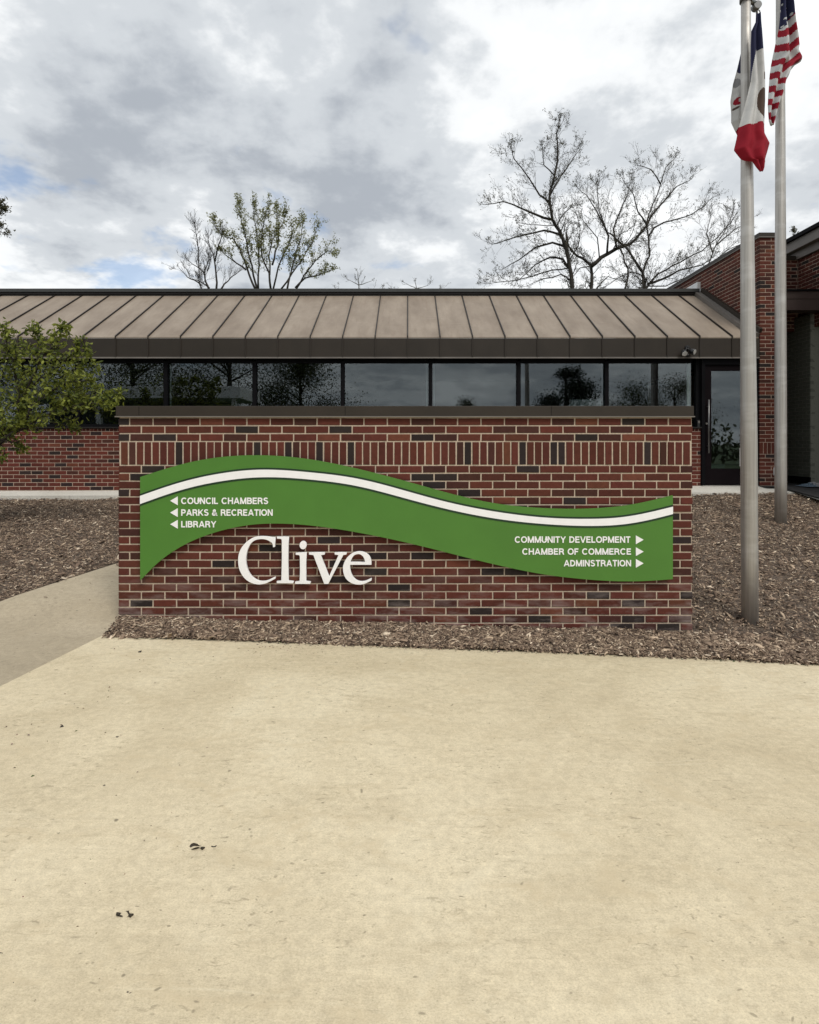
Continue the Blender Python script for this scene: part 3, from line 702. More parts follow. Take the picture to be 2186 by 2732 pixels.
# door
dx0, dx1, dtop, dbot = X(1871, YF), X(2027, YF-.04), heads+.06, Z(1293, YF)
do = MB()
do.box(dx0+.002, X(1880, YF), YF-.03, YF+.11, dbot-.05, dtop, 0); do.box(X(2012, YF), 6.018, YF-.03, YF+.11, dbot-.05, dtop, 0); do.box(X(1880, YF), X(2012, YF), YF-.028, YF+.11, Z(973, YF), dtop, 0)
gx0, gx1, gz0, gz1 = X(1898.5, YF), X(1996, YF), Z(1250, YF), Z(989, YF)
lx0, lx1 = X(1881, YF), X(2011.5, YF)
do.box(lx0, gx0, YF, YF+.05, dbot, Z(974, YF), 1); do.box(gx1, lx1, YF, YF+.05, dbot, Z(974, YF), 1)
do.box(gx0, gx1, YF, YF+.05, dbot, gz0, 1); do.box(gx0, gx1, YF, YF+.05, gz1, Z(974, YF), 1)
door = do.build('door', [M['frame'], M['door']], bld)
p = MB(); p.box(gx0, gx1, YF+.022, YF+.03, gz0, gz1); p.build('pane', M['glass'], door)
h = MB(); hx = X(1892, YF-.06); h.tube([(hx, YF-.06, Z(1209, YF)), (hx, YF-.06, Z(1067, YF))], .013, 10)
for py in (1085, 1190): h.tube([(hx, YF-.06, Z(py, YF)), (hx, YF, Z(py, YF))], .009, 8)
h.build('handle', M['steel'], door)
lk = MB(); lx = X(1885, YF); lk.tube([(lx, YF-.014, Z(1130, YF)), (lx, YF, Z(1130, YF))], [.017, .019], 14); lk.build('lock', M['alu'], door)
th = MB(); th.box(dx0, 6.015, YF-.06, YF+.2, dbot-.06, dbot-.012); th.build('threshold', M['alu'], door)
# pier and side wall of the taller wing
PX, PY, PW = X(2028, 10.15), 10.15, .407
pierTop = Z(632, PY); zz = pierTop; i = 0
wg = MB(); Uy, Nl = Vector((0, 1, 0)), Vector((-1, 0, 0)); Nr = Vector((1, 0, 0))
soldier_top = Z(1178, PY)
while zz > .8:
    lo, hi = zz-.0677+.005, zz-.005
    if abs(zz-soldier_top) < .034:
        lo = zz-.2032+.005
        a = .0
        while a < PW-.02: brick(wg, Vector((PX, PY, 0)), U, Nf, a, min(a+.058, PW), lo, hi, .19, frng, 1.0, .003); a += .0677
        zz -= .2032; i += 1; continue
    st = .1016 if i % 2 else .2032
    brick_run(wg, Vector((PX, PY, 0)), U, Nf, PW, lo, hi, st, frng, .2032, .0095, .09, .19 if i % 2 else .09)
    off = .1016 if i % 2 == 0 else .2032
    lside = 7.0-off if zz > 3.1 else .5-off
    brick_run(wg, Vector((PX, PY+off, 0)), Uy, Nl, lside, lo, hi, .2032, frng, .2032, .0095, .08)
    brick_run(wg, Vector((PX+PW, PY+off, 0)), Uy, Nr, 1.05-off, lo, hi, .2032, frng, .2032, .0095, .08)
    zz -= .0677; i += 1
wg.box(PX+.005, PX+PW-.005, PY+.005, PY+7.05, .8, pierTop, 1)
wg.build('wing_wall', [M['brick'], M['mortar_far']], bld)
wc = MB(); wc.box(PX-.02, PX+PW+.02, PY-.02, PY+7.07, pierTop+.002, Z(621, PY)); wc.box(PX-.026, PX+PW+.026, PY-.026, PY+7.08, pierTop-.012, pierTop+.0015, 1)
wc.build('wing_coping', [M['bronze'], M['grey_trim']], bld)
wp = MB(); xw = PX-.05; wp.box(xw-.02, PX-.004, YR+.06, YR+2.4, zr-.1, Z(752, YR+.06)); wp.build('upstand', M['white_sheet'], bld)
# recess and porch at the far right
rw = MB(); YQ = 11.2; XQ = X(2130, YQ); rtop = Z(694, YQ); zz = rtop; i = 0
zlow = 4.2
while zz > zlow-.4:
    lo, hi = zz-.0677+.005, zz-.005
    brick_run(rw, Vector((PX+PW, YQ, 0)), U, Nf, XQ-PX-PW-.005, lo, hi, .1016 if i % 2 else .2032, frng, .2032, .0095, .09)
    brick_run(rw, Vector((XQ, YQ, 0)), Vector((0, -1, 0)), Nl, 3.6, lo, hi, .1016 if i % 2 else .2032, frng, .2032, .0095, .09)
    zz -= .0677; i += 1
while zz > .55:
    brick_run(rw, Vector((XQ, 10.40, 0)), Vector((0, -1, 0)), Nl, 2.8, zz-.0677+.005, zz-.005, .1016 if i % 2 else .2032, frng, .2032, .0095, .09); zz -= .0677; i += 1
rw.box(XQ+.005, XQ+.35, YQ-3.6, 10.395, .5, zlow-.421, 1)
rw.box(PX+PW, XQ, YQ+.005, YQ+.3, zlow-.4, rtop, 1); rw.box(XQ+.005, XQ+.35, YQ-3.6, YQ+.3, zlow-.42, rtop-.002, 1)
rw.build('porch_wall', [M['brick'], M['mortar_far']], bld)
rt = MB()
rt.box(PX+PW+.03, XQ-.06, YQ-.03, YQ+.35, rtop+.002, Z(684, YQ), 0); rt.box(XQ-.05, XQ+.4, YQ-3.6, YQ+.25, rtop+.003, rtop+.15, 1)
rt.box(XQ-.16, XQ+.5, YQ-3.65, YQ+.4, rtop+.152, rtop+.33, 1); rt.box(XQ-.22, XQ+3.0, YQ-3.7, YQ+.6, rtop+.332, rtop+.40, 2)
rt.build('porch_eave', [M['bronze'], M['grey_trim'], M['frame']], bld)
YB = 10.45
pc = MB(); pc.box(PX+PW+.012, 12.0, YB, YB+.25, Z(827, YB), Z(777, YB), 0); pc.box(PX+PW+.012, 12.0, YB-.01, YB-.001, Z(797, YB), Z(794, YB), 0)
pc.box(PX+PW+.012, 12.0, YB+.252, 16, Z(810, YB), Z(800, YB), 1); pc.box(PX+PW+.014, 12.0, YB-.03, YB+.28, Z(776.5, YB), Z(772, YB), 1)
pc.build('porch_beam', [simple('brown_beam', (.052, .036, .032), .5, 0, .12, 2), M['frame']], bld)
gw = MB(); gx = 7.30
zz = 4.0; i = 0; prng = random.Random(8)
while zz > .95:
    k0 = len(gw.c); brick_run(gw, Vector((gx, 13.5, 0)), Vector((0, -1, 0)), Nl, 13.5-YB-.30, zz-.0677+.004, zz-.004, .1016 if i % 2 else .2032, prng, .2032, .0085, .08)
    gw.c[k0:] = [(.115*k, .122*k, .098*k) for k in (.9+.2*(q[0]*5 % 1) for q in gw.c[k0:])]; zz -= .0677; i += 1  # porch shade painted into this brick and its mortar as dark olive
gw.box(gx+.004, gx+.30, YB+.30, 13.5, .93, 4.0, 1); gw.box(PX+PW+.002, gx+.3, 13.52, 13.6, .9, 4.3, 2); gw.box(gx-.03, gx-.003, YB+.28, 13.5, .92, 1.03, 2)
gw.build('porch_side_wall', [M['brick'], mortar_mat('porch_shade_mortar', (.19, .19, .16)), M['frame']], bld)

# ------------------------------------------------------------------ small things on and by the building
fx = thing('flood_light', 'black twin headed security light fixed on the brown fascia above the last window', 'light', P(1836, 936, YE-.02))
b = MB(); c = P(1834, 928, YE); b.tube([c+Vector((0, -.001, 0)), c+Vector((0, -.035, 0))], [.045, .038], 20); b.tube([c+Vector((0, -.03, 0)), c+Vector((0, -.07, -.01))], .014, 10)
b.build('base_plate', M['black'], fx)
for px, py, dv in ((1826, 940, Vector((-.15, -.75, -.55))), (1847, 937, Vector((.55, -.65, -.35)))):
    c = P(px, py, YE-.075); dv = dv.normalized(); hb = MB()
    hb.tube([c-dv*.045, c-dv*.03, c+dv*.02, c+dv*.05], [.022, .042, .05, .052], 20)
    hb.tube([c-dv*.03, P(1834, 929, YE-.065)], .010, 8); hd_ = hb.build('lamp_head', M['black'], fx)
    lb = MB(); lb.tube([c+dv*.0505, c+dv*.054], [.044, .040], 20); lb.build('lens', M['lens'], hd_)
sb = MB(); c = P(1835, 945, YE-.05); sb.tube([c, c+Vector((0, -.02, -.035))], [.024, .02], 14); sb.build('sensor', M['black'], fx)
cr = thing('card_reader', 'small black card reader on the dark panel left of the door', 'card reader', P(1863, 1131, YF-.02))
b = MB(); b.box(X(1860, YW), X(1867.5, YW), YW-.025, YW-.001, Z(1140, YW), Z(1121, YW), bev=.004); b.build('case', M['black'], cr)
b = MB(); b.box(X(1861.5, YW), X(1866, YW), YW-.027, YW-.0255, Z(1129, YW), Z(1123, YW)); b.build('display', M['grey_trim'], cr)
b = MB(); b.box(X(1976, YF), X(1990, YF), YF+.016, YF+.0195, Z(1244, YF), Z(1194, YF)); tag(b.build('notice', M['white_sheet']), 'white paper notice on the door glass, half hidden by the near flagpole', 'notice')
b = MB(); vs = [(5.28, 10.62, .93), (5.72, 10.62, .93), (5.76, 10.78, 1.26), (5.36, 10.78, 1.26)]
b.add(vs+[(x, y+.03, z) for x, y, z in vs], [(0, 1, 2, 3), (4, 7, 6, 5), (0, 4, 5, 1), (1, 5, 6, 2), (2, 6, 7, 3), (3, 7, 4, 0)]); 
b.box(5.38, 5.40, 10.655, 10.66, 1.03, 1.06, 1); b.box(5.44, 5.70, 10.64, 10.66, 1.0, 1.01, 1)
tag(b.build('notice_board', [M['pale'], M['interior_dark']]), 'pale notice board leaning on the floor just inside the glass door', 'board')
b = MB(); b.box(X(2064, PY), X(2073, PY), PY-.07, PY-.002, Z(1268, PY), Z(1247, PY), bev=.006); b.box(X(2065, PY), X(2072, PY), PY-.074, PY-.071, Z(1262, PY), Z(1252, PY))
tag(b.build('outlet_box', M['white_sheet']), 'small white outlet box low on the brick pier beside the far flagpole', 'outlet box')
# crumpled sheet on porch floor
bs = MB(); vs = []; fs = []; nx_, ny_ = 22, 12; rr = random.Random(9); c0 = P(2178, 1293, 10.0)
for i in range(ny_+1):
    for k in range(nx_+1):
        u, v = k/nx_-.5, i/ny_-.5; e = max(0, 1-(2*u)**2)*max(0, 1-(2*v)**2)
        vs.append((c0.x+u*.5+.02*rr.random(), 10.0+v*.35+.02*rr.random(), .918+.002+e*(.03+.05*rr.random())+.006*rr.random()))
for i in range(ny_):
    for k in range(nx_): q = i*(nx_+1)+k; fs.append((q, q+1, q+nx_+2, q+nx_+1))
bs.add(vs, fs, 0); mm = [0 if (j % nx_) > 6 else 1 for j in range(len(fs))]; bs.m = mm
tag(bs.build('crumpled_sheet', [simple('pale_plastic', (.22, .22, .22), .5), simple('blue_plastic', (.10, .14, .18), .5)]), 'crumpled pale plastic sheet lying on the dark porch floor', 'plastic sheet')

# ------------------------------------------------------------------ flagpoles and flags
def pole(px0, px1, Y, dia, dia_top, ztop_, zbase, label, pulley):
    x0, x1 = X(px0, Y), X(px1, Y); t = thing('flagpole', label, 'flagpole', (x0, Y, zbase), 'aluminium flagpoles right of the sign')
    zt0 = Z(0, Y); f = lambda z: x0+(x1-x0)*(z-zbase)/(zt0-zbase)
    b = MB(); zs = [zbase-.12, zbase+.6, zbase+1.6]+[zbase+1.6+(ztop_-zbase-1.6)*k/8 for k in range(1, 9)]
    b.tube([(f(z), Y, z) for z in zs], [dia/2 if z < zbase+1.7 else dia/2+(dia_top-dia)/2*(z-zbase-1.6)/(ztop_-zbase-1.6) for z in zs], 28)
    b.build('shaft', M['alu'], t)
    c = MB(); c.tube([(f(ztop_), Y, ztop_), (f(ztop_), Y, ztop_+.05)], [dia_top/2+.012, dia_top/2+.012], 20)
    if pulley: c.tube([(f(ztop_), Y, ztop_+.02), (f(ztop_)+pulley, Y+.05, ztop_+.015)], .022, 8); c.tube([(f(ztop_)+pulley-.006, Y+.02, ztop_-.005), (f(ztop_)+pulley-.006, Y+.08, ztop_-.005)], .035, 14)
    c.build('truck', M['steel'], t)
    k = MB()
    for i in range(9):
        a0, a1 = -math.pi/2+math.pi*i/9, -math.pi/2+math.pi*(i+1)/9
        if i == 0: pts = []; rr_ = []
        pts.append((f(ztop_), Y, ztop_+.12+.07*math.sin(a0))); rr_.append(max(.004, .07*math.cos(a0)))
    k.tube(pts+[(f(ztop_), Y, ztop_+.19)], rr_+[.004], 16); k.build('finial', M['alu'], t)
    return t, f
p1z = mulch_z(X(2003, 5.33), 5.33)-.01; p2z = mulch_z(5.16, 8.19)-.01
pole1, f1 = pole(2002, 1990.5, 5.33, .138, .078, Z(4, 5.33), p1z, 'nearer thick aluminium flagpole beside the sign wall, flying the navy white and red flag', .13)
pole2, f2 = pole(2084, 2082.5, 8.19, .150, .105, 8.35, p2z, 'farther aluminium flagpole near the porch, flying the striped flag', 0)
ro = MB(); hx = X(1900+545/4.493, 5.47)
ro.tube([P(1900+548/4.493, 8, 5.40), P(1900+545/4.493, 40, 5.44), P(1900+552/4.493, 62, 5.46)], .006, 6); ro.build('halyard', M['rope'], pole1)
sn = MB()
for py in (12, 33): 
    c = P(1900+555/4.493, py, 5.44); sn.tube([c+Vector((.018*math.cos(a*.63), 0, .026*math.sin(a*.63))) for a in range(11)], .005, 6)
sn.build('snap_hook', M['steel'], pole1)
def interp(pts, y): return float(np.interp(y, [p[1] for p in pts], [p[0] for p in pts]))
def flag(name, lft, rgt, y0, y1, Y, colf, mats, pleat, label, group=None):
    b = MB(); NU, NV = 44, 170; vs = []; fs = []; ms = []
    for i in range(NV+1):
        y = y0+(y1-y0)*i/NV; xl, xr = interp(lft, y), interp(rgt, y)
        for k in range(NU+1):
            u = k/NU; x = xl+(xr-xl)*u; wv = (xr-xl)/400
            dy = pleat(u, (y-y0)/(y1-y0))*min(1, .25+wv)
            # keep size: depth offsets are real, the outline stays at its own distance
            vs.append(P(1900+x/4.493, y/4.493, Y)+Vector((0, dy, 0)))
    for i in range(NV):
        for k in range(NU):
            q = i*(NU+1)+k; fs.append((q, q+1, q+NU+2, q+NU+1))
            y = y0+(y1-y0)*(i+.5)/NV; xl, xr = interp(lft, y), interp(rgt, y); ms.append(colf(xl+(xr-xl)*(k+.5)/NU, y))
    b.add(vs, fs, smooth=True); b.m = ms
    o = b.build(name, mats); md = o.modifiers.new('thick', 'SOLIDIFY'); md.thickness = .004
    return tag(o, label, 'flag', 'flags on the poles')
def cloth(name, col):
    m = simple(name, col, .8, 0, .12, 8, .25, 14, .2); return m
fnavy, fwhite, fred, fbrown, fgrey = cloth('navy_cloth', (.018, .020, .055)), cloth('white_cloth', (.50, .50, .50)), cloth('red_cloth', (.24, .008, .020)), cloth('brown_print', (.07, .045, .035)), cloth('grey_print', (.22, .22, .23))
def iowa(x, y):
    if x < 372:
        if y < 845+max(0, (x-292))*1.15: return 0
        if y > 1440 and x > 318+ (1520-y)*.3 and y > 1515: return 2
        if (x-300)**2/38**2+(y-1232)**2/44**2 < 1: return 1 if (x-312)**2/14**2+(y-1225)**2/22**2 < 1 else 2
        if (x-290)**2/40**2+(y-1000)**2/58**2 < 1: return 4
        if (x-282)**2/26**2+(y-1305)**2/16**2 < 1 or (abs(x-352) < 9 and 1130 < y < 1420) : return 3
        if y > 1520 and x > 318: return 2
        return 1
    if y > 1515-50*math.sin(max(0, min(1, (x-430)/215))*math.pi*.62): return 2
    if y < 585 and x > 522: return 0
    if x < 522-(y-590)*.146 and y < 1010: return 0
    if y < 590: return 0
    if (x-628)**2/74**2+(y-1225)**2/178**2 < 1 and x > 545: return 3
    if x > 618 and 860 < y < 950: return 3
    return 1
def front(x, y):
    if y > 1512-50*math.sin(max(0, min(1, (x-430)/215))*math.pi*.62): return 2
    if y < 588 or x < 522-(y-590)*.148 and y < 1012: return 0
    return iowa(max(x, 400), y) if x > 545 else 1
fl_ = flag('state_flag', [(532, 160), (526, 260), (470, 375), (462, 560), (462, 990), (432, 1140), (388, 1330), (345, 1500), (318, 1650), (290, 1780), (378, 1890), (450, 1918), (498, 1915), (540, 1985), (588, 2052)],
     [(574, 160), (582, 300), (606, 580), (636, 880), (650, 1180), (650, 1500), (655, 1570), (716, 1690), (684, 1800), (652, 1900), (630, 2010), (606, 2052)], 160, 2052, 5.215, front, [fnavy, fwhite, fred, fbrown, fgrey],
     lambda u, v: .022*math.sin(u*12+v*2.2)+.016*math.sin(u*5-v*5), 'navy white and red flag hanging limp round the nearer flagpole')
rf_ = flag('rear_fold', [(400, 480), (352, 610), (300, 840), (258, 1000), (236, 1200), (252, 1350), (254, 1450), (300, 1560), (330, 1640)],
     [(430, 480), (430, 1000), (428, 1300), (420, 1560), (350, 1640)], 480, 1640, 5.44, lambda x, y: iowa(min(x, 370), y), [fnavy, fwhite, fred, fbrown, fgrey],
     lambda u, v: .03*math.sin(u*9+v*2.2)+.02*math.sin(u*5-v*5), 'x')
for k_ in ('label', 'category', 'group'): del rf_[k_]
attach(rf_, fl_)
def usa(x, y):
    if y < 345-(x-815)*1.05*(1 if x > 870 else .2):
        sx, sy = (x*.9+y*.25) % 62, (y*.9-x*.3) % 85
        return 1 if abs(sx-31) < 9 and abs(sy-42) < 10 else 0
    mid = 850+(y-400)*.02
    u = y+(.72*(x-mid) if x > mid else -1.05*(x-mid))
    return 1 if int(u//96) % 2 else 2
flag('national_flag', [(826, -150), (825, 0), (818, 120), (806, 350), (785, 480), (760, 700), (735, 850), (712, 1050), (685, 1250), (682, 1380), (684, 1460), (700, 1490), (720, 1496)],
     [(905, -150), (950, 0), (970, 160), (1000, 300), (1030, 400), (1056, 520), (1052, 590), (1072, 630), (1100, 680), (1085, 715), (1010, 760), (960, 820), (928, 900), (890, 960), (868, 1050), (840, 1150), (800, 1260), (775, 1350), (752, 1460), (740, 1496)], -150, 1496, 8.02, usa, [fnavy, fwhite, fred],
     lambda u, v: .06*math.sin(u*11+v*3)+.04*math.sin(u*5-v*7), 'red and white striped flag with a navy corner, drooping from the farther flagpole')

# ------------------------------------------------------------------ trees
def leafq(mb, p, size, rng, mat=0, flat=.0):
    a = Vector((rng.gauss(0, 1), rng.gauss(0, 1), rng.gauss(0, 1)-.2)).normalized()
    b = a.cross(Vector((rng.gauss(0, 1), rng.gauss(0, 1), rng.gauss(0, 1)))).normalized(); nrm = a.cross(b)
    w = size*rng.uniform(.4, .6); s = size*rng.uniform(.7, 1.25); g_ = rng.random()
    mb.add([p, p+a*s*.3+b*w*.42+nrm*s*.07, p+a*s*.68+b*w*.36+nrm*s*.04, p+a*s-nrm*s*.10, p+a*s*.68-b*w*.36+nrm*s*.04, p+a*s*.3-b*w*.42+nrm*s*.07, p+a*s*.5-nrm*s*.03],
           [(0, 1, 6, 5), (1, 2, 6), (2, 3, 6), (3, 4, 6), (4, 5, 6)], mat, (g_, g_, g_))
class Grow:
    def __init__(s, rng, twig=.010, leaf=None, lsize=.08, lprob=.5, ln=2): s.rng = rng; s.b = MB(); s.l = MB(); s.twig = twig; s.lp = lprob; s.ls = lsize; s.ln = ln
    def limb(s, pts, r0, r1, sub, length, lvl, spread=.9, up=.25, n=7):
        pts = [Vector(p) for p in pts]
        # smooth the traced bends and roughen them a little
        fin = []
        for a, b in zip(pts[:-1], pts[1:]):
            m = max(2, int((b-a).length/.35))
            for k in range(m): fin.append(a.lerp(b, k/m)+Vector((s.rng.gauss(0, 1), s.rng.gauss(0, 1), s.rng.gauss(0, 1)))*.018*(1 if k else 0))
        fin.append(pts[-1]); K = len(fin)
        s.b.tube(fin, [(r0+(r1-r0)*i/(K-1))*.95 for i in range(K)], n)
        total = sum((b-a).length for a, b in zip(fin[:-1], fin[1:])); cnt = max(1, int(total*sub))
        for j in range(cnt):
            t = .22+.78*(j+s.rng.random())/cnt; i = min(K-2, int(t*(K-1))); p = fin[i].lerp(fin[i+1], s.rng.random())
            d = (fin[i+1]-fin[i]).normalized(); s.shoot(p, d, length*s.rng.uniform(.5, 1.15)*(1.15-.5*t), max(s.twig, (r0+(r1-r0)*t)*.26), lvl, spread, up)
        s.shoot(fin[-1], (fin[-1]-fin[-2]).normalized(), length*.28, r1*.8, lvl, .3, up)
    def shoot(s, p, d, ln, r, lvl, spread, up):
        g = s.rng; v = Vector((g.gauss(0, 1), g.gauss(0, 1), g.gauss(0, 1))).normalized()
        d = (d+v*spread+Vector((0, 0, up))).normalized(); k = 4; pts = [p]
        for i in range(k):
            d = (d+Vector((g.gauss(0, 1), g.gauss(0, 1), g.gauss(0, 1)))*.17+Vector((0, 0, up*.2))).normalized(); pts.append(pts[-1]+d*ln/k)
        s.b.tube(pts, [max(s.twig*.6, r*(1-.75*i/k)) for i in range(k+1)], 4 if lvl > 1 else 3, cap=False)
        if lvl > 1:
            for j in range(g.randint(3, 5)):
                i = g.randint(1, k); s.shoot(pts[i], (pts[i]-pts[i-1]).normalized(), ln*g.uniform(.35, .65), max(s.twig*.7, r*.5), lvl-1, .85, up)
        if lvl <= 2:
            for q in (pts[1:] if s.ln > 1 else (pts[-1], pts[2])):
                if g.random() < s.lp*(1 if s.ln > 1 or q is pts[-1] else .35):
                    for _ in range(g.randint(1, s.ln) if s.ln > 1 else g.randint(1, 3)): leafq(s.l, q+Vector((g.gauss(0, 1), g.gauss(0, 1), g.gauss(0, 1)))*s.ls*.45, s.ls, g)
def traced_tree(nm, label, cat, Y, limbs, conv, rng, bark, leafm, twig, lsize, lprob, ln=2, sub=2.2, length=1.1, lvl=3, group=None, base=None, spread=.9, up=.25, dep=.9):
    g = Grow(rng, twig, None, lsize, lprob, ln); root = None
    for pts, r0, r1 in limbs:
        dy0 = 0; w = []; dy = rng.uniform(-dep, dep)
        for i, (x, y) in enumerate(pts):
            sx, sy = conv(x, y); yy = Y+dy*i/max(1, len(pts)-1); w.append(P(sx, sy, yy))
        if root is None: root = w[0]
        if pts[0][1] > 900 and r0 > .06: w = [Vector((w[0].x+(base(w[0].x) if base else 0), Y, .6))]+w
        g.limb(w, r0, r1, sub, length, lvl, spread, up)
    t = thing(nm, label, cat, (root.x, Y, .7), group)
    g.b.build('trunk', bark, t)
    if g.l.v: g.l.build('crown', leafm, t)
    return t
c2 = lambda x, y: (1200+x/1.7495, 200+y/1.7495)
c1 = lambda x, y: (460+x/3.75, 520+y/3.75)
TG = 'trees behind the building'
traced_tree('budding_tree', 'tallest budding tree behind the roof, its narrow crown leaning left of the forked one', 'tree', 24, [
  ([(572,1005),(568,930),(555,860),(540,790),(515,730),(480,675),(468,600),(470,540),(490,470),(505,400),(505,330),(500,270),(512,215)], .15, .02),
  ([(480,675),(400,650),(330,620),(250,590),(165,605)], .06, .014), ([(515,745),(440,725),(350,745),(250,775),(195,790)], .05, .012),
  ([(560,900),(530,860),(470,850),(400,885),(330,950)], .06, .014), ([(540,800),(480,782),(400,805),(320,865),(250,905)], .055, .012),
  ([(470,560),(520,470),(570,400),(610,345)], .04, .012), ([(468,600),(420,560),(370,480),(300,390),(292,345)], .045, .012), ([(490,470),(440,420),(432,335)], .03, .010), ([(555,870),(600,800),(610,720),(590,640)], .03, .01), ([(565,960),(520,930),(440,950),(360,985)], .035, .01), ([(548,830),(500,700),(420,700),(330,690)], .03, .01), ([(500,705),(540,640),(590,600)], .03, .01), ([(560,900),(480,910),(300,960),(170,975)], .03, .01)],
  c2, random.Random(21), M['bark'], M['bud'], .005, .062, .36, 1, 5.8, .9, 3, TG)
traced_tree('budding_tree', 'forked budding tree behind the roof, between the tallest tree and the spreading one', 'tree', 25.5, [
  ([(660,1005),(664,930),(661,890),(620,855),(580,830),(552,795),(545,740)], .14, .04), ([(662,893),(710,850),(780,810),(840,790),(890,740),(940,660),(1000,590),(1060,520),(1120,492)], .10, .014),
  ([(735,830),(742,750),(720,700),(690,640),(640,560),(602,532)], .05, .010), ([(780,810),(765,720),(795,640),(830,560),(850,485)], .05, .010), ([(742,750),(700,640),(690,540),(700,480)], .03, .01), ([(680,1005),(740,940),(800,960)], .03, .01), ([(661,890),(610,900),(560,960)], .03, .01), ([(700,860),(690,760),(640,700),(620,660)], .03, .01), ([(760,820),(800,740),(870,700)], .03, .01)],
  c2, random.Random(22), M['bark'], M['bud'], .005, .06, .34, 1, 5.8, .9, 3, TG)
traced_tree('budding_tree', 'broad spreading budding tree behind the roof, nearest the taller brick wing', 'tree', 24.6, [
  ([(915,1005),(905,970),(900,920),(860,860),(820,800),(775,765),(740,735)], .15, .03), ([(903,920),(935,840),(930,770),(920,690),(950,600),(985,510),(1010,430),(1050,390)], .09, .012),
  ([(920,992),(970,930),(1040,890),(1100,860),(1180,820),(1250,760),(1310,692),(1340,645)], .085, .012), ([(925,975),(1000,950),(1070,912),(1180,886),(1230,850)], .06, .012), ([(920,700),(880,640),(860,560),(810,492)], .04, .010),
  ([(985,510),(940,440),(890,422)], .03, .010), ([(930,750),(955,712),(1000,688),(1070,670),(1130,650),(1190,610),(1230,572)], .045, .010), ([(905,940),(850,920),(780,950),(720,990)], .03, .01), ([(925,985),(1010,985),(1090,950),(1130,900)], .03, .01), ([(815,1005),(830,960),(833,900),(812,840),(790,800)], .065, .03)],
  c2, random.Random(23), M['bark'], M['bud'], .005, .058, .30, 1, 5.8, .95, 3, TG)
traced_tree('bare_tree', 'pale fine twigged tree farther off, between the spreading tree and the near flagpole', 'tree', 40, [
  ([(1190,1005),(1205,900),(1240,800),(1290,720),(1320,650),(1325,610)], .12, .02), ([(1230,830),(1200,740),(1220,660)], .06, .015), ([(1250,790),(1330,720),(1400,690)], .06, .015), ([(1205,900),(1290,820),(1380,780)], .06, .015)],
  c2, random.Random(24), M['bark_far'], M['bud'], .0085, .08, .1, 1, 3.2, 1.5, 3, TG)
traced_tree('bare_tree', 'slim leafless tree at the left side of the leafy multi stemmed tree', 'tree', 26, [
  ([(290,940),(268,860),(265,700),(265,600),(250,450),(230,350),(222,312)], .062, .009), ([(365,940),(330,860),(320,790),(350,700),(375,640)], .050, .009), ([(440,940),(440,820),(425,680),(410,590),(370,510),(358,440)], .050, .009),
  ([(425,660),(450,540),(490,430),(500,402)], .04, .01), ([(290,905),(220,850),(150,820),(70,732)], .04, .01), ([(370,930),(300,880),(235,845)], .04, .01), ([(320,790),(280,740),(200,690),(130,620)], .03, .01), ([(350,760),(370,700),(382,590)], .03, .01), ([(490,940),(520,890),(590,820),(690,750)], .045, .012)],
  c1, random.Random(25), M['bark'], M['bud'], .006, .05, .03, 1, 6, .75, 3, TG, None, .7, .35)
traced_tree('leafy_tree', 'multi stemmed tree with fresh pale leaves rising over the left part of the roof', 'tree', 27, [
  ([(830,940),(770,800),(720,650),(680,550),(610,440),(540,420),(440,340),(400,262)], .055, .009), ([(850,940),(810,800),(770,620),(740,450),(700,300),(667,85)], .055, .009), ([(860,940),(870,700),(860,500),(830,300),(820,135)], .050, .009),
  ([(985,940),(970,780),(930,700),(890,560),(900,350),(960,115)], .055, .009), ([(1010,940),(1060,720),(1110,600),(1180,450),(1190,330)], .045, .009), ([(975,800),(965,600),(1000,450),(1100,300),(1132,182)], .040, .009), ([(1150,940),(1180,800),(1230,600),(1290,430),(1310,272)], .050, .009),
  ([(1090,940),(1200,780),(1300,650),(1400,480),(1450,312)], .045, .009), ([(1240,940),(1320,800),(1430,660),(1550,560),(1608,582)], .045, .009), ([(1230,930),(1330,830),(1470,800),(1590,752)], .05, .010), ([(740,750),(640,680),(560,620),(490,562)], .045, .010), ([(1000,700),(1060,500),(1060,300),(1040,140)], .05, .01)],
  c1, random.Random(26), M['bark'], M['leaf_pale'], .005, .10, .62, 3, 7.0, .75, 2, TG, None, .65, .4)
for (pts, lab, Yd, sd) in (([(960,830),(958,760),(955,727)], 'small hazy leafless tree far off over the middle of the roof', 60, 31), ([(1110,830),(1112,770),(1108,752)], 'tiny hazy treetop far off, right of the middle of the roof', 66, 32)):
    traced_tree('bare_tree', lab, 'tree', Yd, [(pts, .12, .03), ([pts[1], (pts[1][0]-30, pts[1][1]-15)], .05, .02), ([pts[1], (pts[1][0]+32, pts[1][1]-10)], .05, .02), ([(pts[1][0]+6, 800), (pts[1][0]+60, 772)], .05, .02), ([(pts[1][0]-6, 800), (pts[1][0]-55, 775)], .05, .02)],
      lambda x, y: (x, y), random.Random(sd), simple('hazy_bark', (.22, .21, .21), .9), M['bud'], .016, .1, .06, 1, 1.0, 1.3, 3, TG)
traced_tree('budding_tree', 'budding tree mostly out of frame at the far left above the roof', 'tree', 22, [
  ([(-60,900),(-60,700),(-70,560),(-60,480)], .16, .03), ([(-60,640),(-30,600),(8,565)], .05, .012), ([(-66,600),(-30,560),(5,540)], .05, .012), ([(-60,700),(-30,650),(-2,610)], .05, .012), ([(-60,680),(-110,600),(-140,540)], .05, .012)],
  lambda x, y: (x, y), random.Random(33), M['bark'], M['bud'], .009, .09, .55, 2, 2.6, .6, 3, TG)
